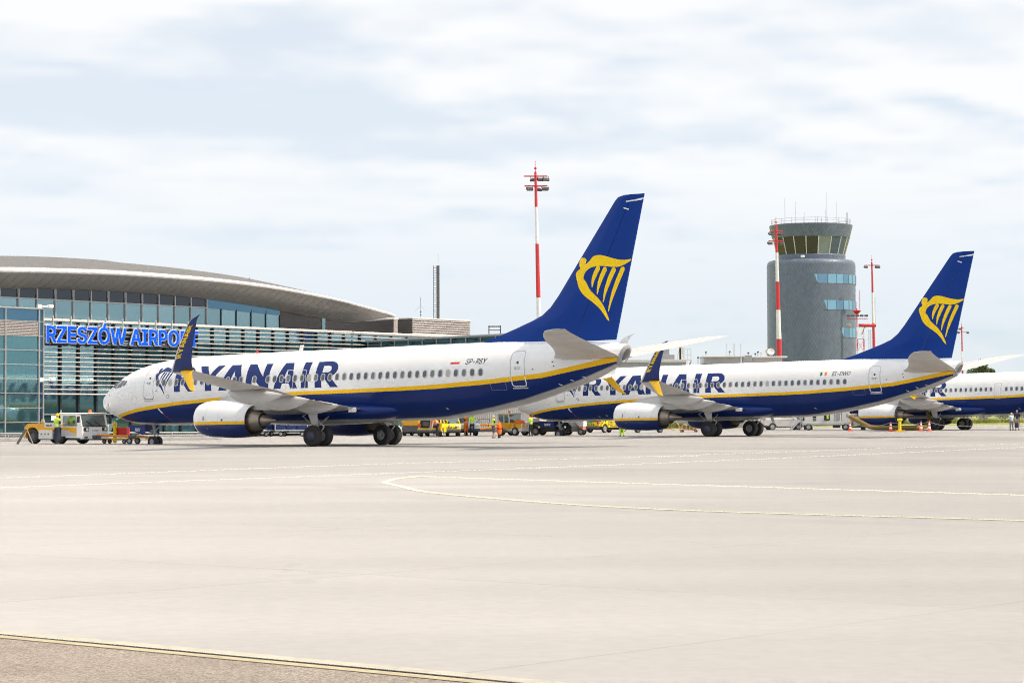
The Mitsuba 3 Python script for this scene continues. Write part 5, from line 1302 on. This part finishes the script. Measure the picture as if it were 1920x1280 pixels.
K = tag(numbered('equipment_cart'), 'low cart with a red box and a thick yellow post behind the tow bar', 'cart'); M = place(-23.6, 143.9, -.35)
part(K, 'box', MB().box((.15, .1, .72), (.85, .5, .52), .04), 'm_red', M); part(K, 'post', MB().box((-.1, -.3, .62), (.2, .2, 1.15), .05).lathe([(.13, 1.15), (.14, 1.2), (.1, 1.28), (.001, 1.3)], c=(-.1, -.3, 0), n=12), 'm_car_yellow', M)
part(K, 'frame', MB().box((-.1, 0, .28), (1.9, .7, .1), .02).tube((-1.25, -.3, .28), (-1.25, -.3, 1.15), .04, n=6).tube((-1.25, .3, .28), (-1.25, .3, 1.15), .04, n=6).tube((-1.25, -.3, 1.1), (-1.25, .3, 1.1), .04, n=6), 'm_veh_yellow', M); part(K, 'white_sheet', MB().box((-1.0, 0, .78), (.4, .5, .75), .03), 'm_white', M)
for x in (-.8, .55):
    for y in (-.32, .32): wheel(K, M, x, y, .14, .08, 'm_grey')
K = tag(numbered('folding_stand'), 'dark A-shaped folding stand on the apron behind the tow tractor', 'stand'); M = place(-28.95, 142.9, .3)
part(K, 'front_board', MB().box((0, 0, 0), (.10, .55, 1.0), .01, M=trimesh.transformations.translation_matrix([-.27, 0, .46]) @ trimesh.transformations.rotation_matrix(.52, [0, 1, 0])), 'm_brown', M); part(K, 'rear_leg', MB().box((0, 0, 0), (.06, .12, .95), .01, M=trimesh.transformations.translation_matrix([.22, 0, .44]) @ trimesh.transformations.rotation_matrix(-.4, [0, 1, 0])), 'm_tan', M)
K = tag(numbered('tow_bar'), 'long black tow bar lying on the apron under the engine of the near airliner', 'tow bar')
part(K, 'bar', MB().tube((-24.0, 165.4, .16), (-21.1, 164.5, .16), .06, n=8), 'm_black', None); part(K, 'head', MB().box((-20.95, 164.45, .16), (.5, .3, .2), .04).tube((-21.0, 164.2, .1), (-21.0, 164.75, .1), .1, n=12), 'm_darkgrey', None)


def baggage_cart(label, x, y, ang, rows):
    K = tag(numbered('baggage_cart'), label, 'baggage cart', 'baggage carts before the terminal'); M = place(x, y, ang)
    part(K, 'platform', MB().box((0, 0, .48), (2.6, 1.4, .10), .02), 'm_lightgrey', M); part(K, 'drawbar', MB().tube((1.3, 0, .4), (2.0, 0, .3), .04), 'm_grey', M)
    for i in range(rows):
        for j in range(3):
            for s_ in (-1, 1): part(K, 'crate', MB().box((-.85 + .85 * j, .36 * s_, .70 + .34 * i), (.80, .66, .30), .03), 'm_crate_blue', M)
    part(K, 'frame', MB().tube((-1.28, -.68, .5), (-1.28, -.68, 1.62), .035, n=6).tube((-1.28, .68, .5), (-1.28, .68, 1.62), .035, n=6).tube((1.28, -.68, .5), (1.28, -.68, 1.62), .035, n=6).tube((1.28, .68, .5), (1.28, .68, 1.62), .035, n=6).box((0, 0, 1.64), (2.66, 1.45, .06), .02), 'm_offwhite', M)
    for a in (-.85, .85):
        for b in (-.55, .55): wheel(K, M, a, b, .2, .13, 'm_lightgrey')


baggage_cart('left baggage cart with blue crates, beyond the engine of the near airliner', -18.95, 186.6, .9, 2)
baggage_cart('right baggage cart with blue crates, just left of the near left main wheels', -16.95, 185.8, -.15, 2)
K = tag(numbered('power_cart'), 'boxy orange yellow ground power cart right of the near right main wheels', 'ground power cart'); M = place(-7.55, 187.4, 1.25)
part(K, 'body', MB().box((0, 0, 1.22), (2.6, 1.5, .85), .06), 'm_veh_yellow', M); part(K, 'chassis', MB().box((0, 0, .55), (2.5, 1.35, .5), .04), 'm_darkgrey', M); part(K, 'roof', MB().box((0, 0, 1.70), (2.62, 1.52, .1), .03), 'm_offwhite', M); part(K, 'hose_reel', MB().lathe([(.1, -.1), (.32, -.1), (.34, 0), (.32, .1), (.1, .1)], 'y', (-1.35, .72, .55), 18), 'm_white', M); part(K, 'lamp', MB().box((-1.32, .6, 1.2), (.06, .14, .3)), 'm_car_yellow', M)
for a in (-.8, .8):
    for b in (-.62, .62): wheel(K, M, a, b, .27, .18, 'm_grey')


def car(key, label, x, y, ang, paint_, kind='hatch', group=None, glass_='m_car_glass', boot_open=False):
    K = tag(numbered(key), label, 'car', group); M = place(x, y, ang)
    P = [(-2.1, .35), (-2.15, .75), (-2.08, 1.02), (-1.78, 1.42), (-1.5, 1.52), (.15, 1.52), (.55, 1.40), (1.15, 1.02), (1.9, .90), (2.1, .72), (2.12, .35)]
    if kind == 'pickup': P = [(-2.4, .45), (-2.42, 1.05), (-.65, 1.08), (-.5, 1.58), (-.2, 1.66), (.75, 1.64), (1.35, 1.12), (2.15, 1.0), (2.32, .8), (2.34, .45)]
    wx = (-1.3, 1.32) if kind == 'hatch' else (-1.45, 1.45); wr = .33 if kind == 'hatch' else .37
    low = Polygon(chaikin(P, 1)).intersection(sbox(-3, 0, 3, 1.0 if kind == 'hatch' else 1.06))
    for w in wx: low = low.difference(Point(w, wr).buffer(wr + .06, quad_segs=8))
    up_ = Polygon(chaikin(P, 1)).intersection(sbox(-3, .97 if kind == 'hatch' else 1.03, 3, 3))
    if boot_open: up_ = up_.intersection(sbox(-1.55, 0, 3, 3)); low = low.difference(sbox(-2.3, .62, -1.75, 2))
    part(K, 'body', MB().prism(low, -.88, .88), paint_, M)
    R = []
    for yy, k in ((-.84, 0), (-.66, 1)):
        pass
    m = MB().prism(up_, -.82, .82).mesh(); V = np.array(m.vertices); V[:, 1] *= 1 - .18 * np.clip((V[:, 2] - .98) / .55, 0, 1)
    part(K, 'cabin', trimesh.Trimesh(V, m.faces, process=False), glass_, M, False)
    zr = 1.52 if kind == 'hatch' else 1.65
    part(K, 'roof', MB().box(((-.70 if kind == 'hatch' else .25), 0, zr), (1.75 if kind == 'hatch' else 1.1, 1.38, .07), .03), paint_, M)
    for s_ in (-1, 1):
        for (xa, za), (xb, zb) in ((((-1.9, 1.0), (-1.55, 1.5)), ((-.45, 1.0), (-.42, 1.5)), ((1.15, 1.0), (.2, 1.5))) if kind == 'hatch' else (((-.62, 1.06), (-.45, 1.6)), ((.4, 1.06), (.4, 1.64)), ((1.35, 1.08), (.72, 1.62)))):
            part(K, 'pillar', MB().tube((xa, .83 * s_, za), (xb, .69 * s_, zb), .055, n=5), paint_, M)
        hx = max(p[0] for p in P); tx = min(p[0] for p in P)
        part(K, 'headlight', MB().box((hx - .10, .64 * s_, .78), (.2, .34, .17), .05), 'm_lamp', M); part(K, 'tail_light', MB().box((tx + .06, .74 * s_, .86), (.12, .2, .28), .03), 'm_red', M)
        part(K, 'mirror', MB().box((.75, .96 * s_, 1.05), (.12, .18, .13), .04), 'm_black', M)
        for w in wx: wheel(K, M, w, .76 * s_, wr, .2, 'm_hub', .66)
    part(K, 'front_bumper', MB().box((max(p[0] for p in P) - .02, 0, .46), (.18, 1.74, .22), .06), 'm_darkgrey', M); part(K, 'rear_bumper', MB().box((min(p[0] for p in P) + .02, 0, .46), (.18, 1.74, .22), .06), 'm_darkgrey', M)
    part(K, 'underbody', MB().box((0, 0, .34), (3.7, 1.3, .16)), 'm_black', M)
    return K, M


G_ = 'yellow cars under the near tail'
K, M = car('parked_car', 'yellow car with its boot open, second vehicle right of the near main wheels', -5.85, 180.6, 1.42, 'm_car_yellow', group=G_, boot_open=True)
part(K, 'boot_lid', MB().box((-1.75, 0, 1.75), (.9, 1.35, .07), .03, M=None), 'm_car_yellow', M); part(K, 'boot_lining', MB().box((-1.5, 0, .95), (.55, 1.6, .6), .03), 'm_black', M); part(K, 'luggage', MB().box((-1.85, .3, .95), (.3, .5, .35), .08).box((-1.85, -.3, .92), (.3, .55, .28), .08), 'm_darkgrey', M); part(K, 'lamp_panel', MB().box((-2.17, -.76, .80), (.05, .2, .5), .02), 'm_dull_orange', M)
K, M = car('parked_car', 'yellow car facing the camera, its bonnet lettered in black, under the near tail', -4.9, 182.8, -1.5, 'm_car_yellow', group=G_, glass_='m_veh_glass')
tp = affinity.affine_transform(text_poly('FOLLOW ME', .15, True), [1, 0, 0, 1, 0, 0]); tp = affinity.translate(tp, -(tp.bounds[0] + tp.bounds[2]) / 2, .60)
part(K, 'lettering', MB().prism(tp, 2.145, 2.16, 'yz'), 'm_black', M, False)
part(K, 'badge', MB().lathe([(.001, 2.16), (.08, 2.15), (.085, 2.12)][::-1], 'x', (0, 0, .82), 14), 'm_steel', M)
car('parked_car', 'white car with slanted dark pillars beside the yellow car facing the camera', -3.95, 187.2, -1.25, 'm_white', group='white cars under the near tail', glass_='m_veh_glass')
K, M = car('follow_me_car', 'yellow car with black chequers and lettering left of the middle airliner engine', 8.35, 212.3, .92, 'm_car_yellow', 'pickup')
tp = affinity.affine_transform(text_poly('FOLLOW ME', .50, True), [.62, 0, 0, 1, -1.02, .50])
part(K, 'lettering', MB().prism(tp, -.895, -.885), 'm_black', M, False)
for i in range(6):
    for j in range(4):
        if (i + j) % 2 == 0 and math.hypot(-2.3 + .17 * i + 1.45, .46 + .17 * j - .37) > .50: part(K, 'chequer', MB().box((-2.3 + .17 * i, -.885, .50 + .17 * j), (.16, .012, .16)), 'm_black', M, False)
for i in range(4):
    for j in range(4):
        if (i + j) % 2: part(K, 'chequer', MB().box((1.75 + .16 * i, -.885, .50 + .15 * j), (.15, .012, .15)), 'm_black', M, False)
part(K, 'rear_plate', MB().box((-2.43, .1, .92), (.02, .5, .16)), 'm_plate_teal', M); tp = affinity.translate(affinity.scale(text_poly('FOLLOW ME', .11, True), -1, 1, origin=(0, 0)), .5, .66)
part(K, 'rear_lettering', MB().prism(tp, -2.44, -2.43, 'yz'), 'm_black', M, False); part(K, 'load_bed', MB().box((-1.5, 0, 1.08), (1.5, 1.5, .06)), 'm_black', M); part(K, 'canopy', MB().prism([(-2.38, 1.07), (-2.2, 1.55), (-.5, 1.62), (-.55, 1.07)], -.84, .84), 'm_car_yellow', M); part(K, 'canopy_window', MB().prism([(-2.0, 1.2), (-1.9, 1.48), (-.75, 1.5), (-.75, 1.2)], -.855, -.845), 'm_black', M, False); part(K, 'light_bar', MB().box((.25, 0, 1.74), (.25, 1.1, .12), .04), 'm_orange', M)

# small cab tractor
K = tag(numbered('loader_tractor'), 'small yellow and white cab tractor under the near tail with orange bags on its bonnet', 'tractor'); M = place(.05, 187.0, -.80) @ np.diag([1, 1, .92, 1.0])
part(K, 'chassis', MB().box((0, 0, .48), (2.9, 1.1, .22), .03), 'm_offwhite', M); part(K, 'bonnet', MB().loft([[(x, y, z) for y, z in ((-.55 * k, .55), (.55 * k, .55), (.5 * k, t), (-.5 * k, t))] for x, t, k in ((.2, 1.06, 1), (1.1, 1.0, 1), (1.45, .9, .92))], cap0=True, cap1=True), 'm_veh_yellow', M)
part(K, 'cab_lower', MB().prism([(-1.0, .55), (-1.0, 1.1), (.25, 1.1), (.25, .55)], -.62, .62), 'm_veh_yellow', M); part(K, 'cab_roof', MB().box((-.4, 0, 1.86), (1.65, 1.35, .10), .04), 'm_offwhite', M)
for x, xt in ((-1.0, -1.0), (.25, .15), (-.35, -.35)):
    for y in (-.62, .62): part(K, 'cab_post', MB().tube((x, y, 1.05), (xt, y * .98, 1.84), .05, n=6), 'm_offwhite', M)
for y in (-.63, .63): part(K, 'side_window', MB().box((-.38, y, 1.46), (1.2, .02, .66)), 'm_veh_glass', M, False)
part(K, 'windscreen', MB().box((.22, 0, 1.45), (.02, 1.15, .66)), 'm_veh_glass', M, False); part(K, 'rear_window', MB().box((-1.02, 0, 1.45), (.02, 1.15, .66)), 'm_veh_glass', M, False)
part(K, 'beacon', MB().lathe([(.09, 1.9), (.09, 2.04), (.05, 2.1), (.001, 2.1)], c=(-.2, -.2, 0), n=12), 'm_orange', M)
part(K, 'front_guard', MB().tube((1.5, -.5, .35), (1.5, -.5, 1.0), .05).tube((1.5, .5, .35), (1.5, .5, 1.0), .05).tube((1.5, -.5, .98), (1.5, .5, .98), .05).tube((1.5, -.5, .65), (1.5, .5, .65), .04).tube((1.5, -.15, .35), (1.5, -.15, 1.0), .04).tube((1.5, .2, .35), (1.5, .2, 1.0), .04), 'm_offwhite', M); part(K, 'seat', MB().box((-.55, 0, 1.15), (.4, .5, .6), .08), 'm_black', M)
tp = affinity.translate(text_poly('7', .26, True), .62, .66); part(K, 'number', MB().prism(tp, -.556, -.546), 'm_navy', M, False)
part(K, 'step', MB().box((-.35, -.66, .36), (.7, .16, .22), .03), 'm_darkgrey', M); part(K, 'rear_hitch', MB().box((-1.5, 0, .5), (.3, .4, .3), .04), 'm_black', M)
for x in (-.72, .82):
    for y in (-.52, .52): wheel(K, M, x, y, .36, .24, 'm_lightgrey')
K = tag(numbered('orange_bags'), 'heap of bright orange covers on the bonnet of the small cab tractor', 'bags'); rgb_ = np.random.default_rng(3)
t = trimesh.creation.icosphere(3, 1.0); V = np.array(t.vertices); V = V * [.46, .40, .25] * (1 + .35 * (meshkit.fbm(V * 2.2 + 5)[:, None] - .5)); V[:, 2] = np.maximum(V[:, 2], -.05) + 1.08
put(child(K, 'heap'), trimesh.Trimesh(V + [.75, 0, 0], t.faces, process=False), 'm_orange', True, M); part(K, 'strap', MB().lathe([(.26, -.03), (.265, .0), (.26, .03)], 'x', (.6, 0, 1.10), 16), 'm_red', M)

# low black tug at the middle airliner's nose wheel
K = tag(numbered('aircraft_tug'), 'low black towbarless tug under the nose of the middle airliner', 'aircraft tug'); M = place(3.15, 188.3, -.35)
part(K, 'body', MB().prism(Polygon([(-1.9, .3), (-1.9, .85), (-1.2, 1.05), (1.6, 1.0), (1.9, .7), (1.9, .3)]).difference(Point(-1.1, .4).buffer(.48)).difference(Point(1.05, .4).buffer(.48)), -.95, .95), 'm_black', M); part(K, 'cab', MB().box((-1.25, 0, 1.15), (1.0, 1.6, .5), .08), 'm_offwhite', M); part(K, 'red_panel', MB().box((-1.55, .1, 1.65), (.35, .9, .9), .05), 'm_red', M); part(K, 'rear_lamp', MB().box((-1.93, -.6, .6), (.06, .4, .35), .03), 'm_red', M); part(K, 'side_marker', MB().box((-1.5, -.97, .82), (.2, .03, .1)), 'm_car_yellow', M)
for x in (-1.1, 1.05):
    for y in (-.8, .8): wheel(K, M, x, y, .33, .24, 'm_hub' if x > 0 else 'm_grey')
part(K, 'fender', MB().box((-1.7, -.85, .82), (.6, .4, .42), .05), 'm_offwhite', M)
K = tag(numbered('box_cart'), 'white box cart on small wheels right of the middle nose wheel', 'cart'); M = place(5.1, 189.0, -.3)
part(K, 'box', MB().box((0, 0, .92), (1.35, .92, .54), .05), 'm_white', M); part(K, 'lower_panel', MB().box((0, 0, .54), (1.2, .84, .24), .03), 'm_cone_faded', M); part(K, 'frame', MB().box((-.5, 0, .40), (2.2, .7, .1), .02), 'm_darkgrey', M)
for x in (-.9, .4):
    for y in (-.36, .36): wheel(K, M, x, y, .27, .14, 'm_grey')
K = tag(numbered('tow_bar'), 'orange tow bars stacked on the apron in front of the ribbed hall', 'tow bar'); M = place(-3.6, 214.3, .05)
part(K, 'lower_bar', MB().tube((-.6, 0, .22), (3.0, 0, .55), .1, n=8), 'm_dull_orange', M); part(K, 'upper_bar', MB().tube((0, .3, .7), (3.2, .3, .75), .09, n=8), 'm_veh_yellow', M); part(K, 'frame', MB().tube((.4, .1, .2), (.6, .1, 1.2), .03, n=5).tube((1.4, .1, .2), (1.6, .1, 1.2), .03, n=5).tube((.6, .1, 1.2), (1.6, .1, 1.2), .03, n=5), 'm_darkgrey', M)
for x in (0, 2.6): wheel(K, M, x, 0, .16, .1, 'm_grey')
K = tag(numbered('flat_dolly'), 'low flat dolly seen beneath the middle airliner engine', 'dolly'); M = place(11.9, 209, .05)
part(K, 'deck', MB().box((0, 0, .42), (3.0, 1.5, .12), .02), 'm_darkgrey', M); part(K, 'drawbar', MB().tube((1.5, 0, .35), (2.3, 0, .25), .04), 'm_dull_orange', M)
for x in (-1.0, .95):
    for y in (-.6, .6): wheel(K, M, x, y, .2, .14, 'm_grey')
K = tag(numbered('hose_trolley'), 'small trolley with coiled brown hose left of the middle main wheels', 'trolley'); M = place(15.65, 213.0, -.3)
part(K, 'frame', MB().box((0, 0, .22), (1.7, .7, .07)).tube((-.7, 0, .3), (-1.4, 0, 1.35), .04).tube((-1.4, -.3, 1.35), (-1.4, .3, 1.35), .04), 'm_dull_orange', M)
for k, (x, z) in enumerate(((-.35, .48), (.1, .44), (.45, .42))): part(K, 'hose_coil', MB().lathe([(.14, -.14), (.25, -.13), (.27, 0), (.25, .13), (.14, .14)], 'y', (x, 0, z), 18), 'm_ochre' if k else 'm_tan', M)
for x in (-.6, .65):
    for y in (-.3, .3): wheel(K, M, x, y, .10, .06, 'm_grey')

# equipment under the middle tail
K, M = car('parked_van', 'white van with a grey lower body right of the middle main wheels', 26.6, 235.5, .15, 'm_lightgrey', 'hatch'); part(K, 'upper_body', MB().prism([(-2.0, .98), (-1.9, 1.9), (.3, 1.95), (1.25, 1.05)], -.86, .86), 'm_white', M); part(K, 'side_window', MB().prism([(-.4, 1.2), (-.3, 1.75), (.25, 1.75), (.7, 1.2)], -.875, -.865), 'm_pane_dark', M)
K = tag(numbered('step_ladder'), 'aluminium steps on wheels between the white van and the white cabinets', 'steps'); M = place(27.0, 226.6, .15)
for y in (-.35, .35): part(K, 'stringer', MB().tube((-.75, y, .08), (.35, y, 1.25), .045, n=6).tube((.35, y, .08), (.35, y, 1.9), .035, n=6).tube((-.75, y, .9), (.35, y, 2.0), .03, n=6), 'm_steel', M)
for k in range(5): part(K, 'tread', MB().box((-.62 + .22 * k, 0, .24 + .235 * k), (.2, .68, .04)), 'm_lightgrey', M)
part(K, 'red_bag', trimesh.creation.icosphere(2, .22).apply_translation([.2, -.2, 1.5]), 'm_orange', M, True)
K = tag(numbered('air_unit'), 'white cabinets of an air supply trailer behind the middle tail', 'air supply trailer'); M = place(30.1, 229.5, -.12)
part(K, 'chassis', MB().box((0, 0, .68), (4.6, 1.9, .34), .04), 'm_lightgrey', M)
for x, w in ((-1.75, .75), (-.55, .95), (.35, .75), (1.05, .55), (1.75, .75)): part(K, 'cabinet', MB().box((x, 0, 1.48), (w, 1.8, 1.28), .04), 'm_offwhite', M)
part(K, 'black_door', MB().box((.0, -.93, 1.42), (.55, .05, .95), .02), 'm_black', M); part(K, 'yellow_bottle', MB().lathe([(.001, 1.1), (.09, 1.1), (.09, 1.5), (.03, 1.62), (.03, 1.7), (.001, 1.7)], c=(.05, -1.0, 0), n=12), 'm_hivis', M); part(K, 'side_door', MB().box((1.05, -.93, 1.35), (.4, .05, .8), .02), 'm_grey', M); part(K, 'drawbar', MB().tube((-2.3, 0, .55), (-3.2, 0, .45), .07), 'm_darkgrey', M); part(K, 'lower_box', MB().box((.9, -.6, .4), (.7, .5, .3)).box((-1.9, -.5, .42), (.6, .5, .25)), 'm_black', M)
for x in (-1.75, 1.75):
    for y in (-.85, .85): wheel(K, M, x, y, .33, .22, 'm_hub')
K = tag(numbered('crate_stack'), 'pale crates and sacks behind the thick yellow duct', 'crates'); M = place(33.1, 231.5, .2)
for k, (x, z, m) in enumerate(((-.7, .9, 'm_line_cream'), (0, .85, 'm_offwhite'), (.62, .7, 'm_grass_blade'), (-.2, 1.45, 'm_line_cream'))): part(K, 'crate', MB().box((x, 0, z), (.62, .8, .9 if k < 3 else .3), .05), m, M)
part(K, 'trolley', MB().box((0, 0, .3), (2.2, .9, .12)).box((-.8, 0, .12), (.24, .9, .24), .05).box((.8, 0, .12), (.24, .9, .24), .05), 'm_darkgrey', M)
# thick duct: ribbed tube
K = tag(numbered('air_duct'), 'thick ribbed ochre duct running along the apron to the far airliner', 'hose')
P = Pchip(np.linspace(0, 1, 8), np.array([(31.7, 226.5, 1.45), (32.7, 224.6, .75), (33.6, 223.2, .3), (35.4, 222.4, .27), (37.4, 222.6, .27), (38.7, 224.0, .42), (39.2, 225.6, 1.1), (39.3, 227.0, 1.8)]))(np.linspace(0, 1, 110))
Tn = np.gradient(P, axis=0); Tn /= np.linalg.norm(Tn, axis=1, keepdims=True); R = []
for i, (p, t) in enumerate(zip(P, Tn)):
    b = np.cross(t, [0, 0, 1.0]); b = b / np.linalg.norm(b); c = np.cross(b, t); a = np.arange(14) * 2 * np.pi / 14
    R.append(p + (.195 + .02 * (i % 2)) * (np.cos(a)[:, None] * b + np.sin(a)[:, None] * c))
put(child(K, 'hose'), MB().loft(np.array(R), cap0=True, cap1=True), 'm_ochre', 20); put(child(K, 'collar'), MB().tube(P[0], P[3], .23, n=14), 'm_grey', 30)


def cone(label, x, y, h, m):
    K = tag(numbered('traffic_cone'), label, 'traffic cone', 'traffic cones on the apron'); r = h * .19
    put(child(K, 'base'), MB().box((x, y, .03), (h * .56, h * .56, .06), .02), m, False)
    put(child(K, 'body'), MB().lathe([(r, .05), (.04, h), (.001, h + .005)], c=(x, y, 0), n=18), m, 40)
    for z0, z1 in ((.30, .48), (.64, .80)): put(child(K, 'white_band'), MB().lathe([(np.interp(z * h, [.05, h], [r, .04]) + .005, z * h) for z in (z0, z1)], c=(x, y, 0), n=18), 'm_white', 40)


cone('orange and white cone at the left end of the thick ochre duct', 30.78, 218.6, .80, 'm_cone'); cone('orange and white cone left of the yellow post', 33.33, 211.3, .85, 'm_cone')
cone('short red and white cone behind the two faded cones', 38.6, 228.4, .75, 'm_cone'); cone('left one of the two faded pinkish cones', 35.83, 210.3, .92, 'm_cone_faded'); cone('right one of the two faded pinkish cones', 36.5, 210.0, .94, 'm_cone_faded')
K = tag(numbered('yellow_bollard'), 'thick yellow post with a round head beside the duct', 'bollard'); M = place(34.08, 211.0, .2)
part(K, 'foot', MB().box((0, 0, .06), (.85, .5, .12), .03), 'm_veh_yellow', M); part(K, 'post', MB().tube((0, 0, .1), (0, 0, .95), .15, .13, n=14), 'm_car_yellow', M); part(K, 'head', MB().lathe([(.14, .92), (.23, .98), (.24, 1.1), (.18, 1.16), (.001, 1.17)], c=(0, 0, 0), n=16), 'm_car_yellow', M)
K = tag(numbered('barrier_rope'), 'thin pale rope strung between the cones and the far main wheels', 'rope')
pts = [(32.2, 221.0, .45), (33.35, 211.3, .80), (36.5, 210.0, .85), (40.5, 216.5, .45), (48.5, 222, .50)]
mb = MB()
for a, b in zip(pts[:-1], pts[1:]): t = np.linspace(0, 1, 9)[:, None]; q = np.array(a) * (1 - t) + np.array(b) * t; q[:, 2] -= .16 * 4 * (t * (1 - t))[:, 0]; mb.path(list(q), .018, 5)
put(K, mb, 'm_line_cream', False)
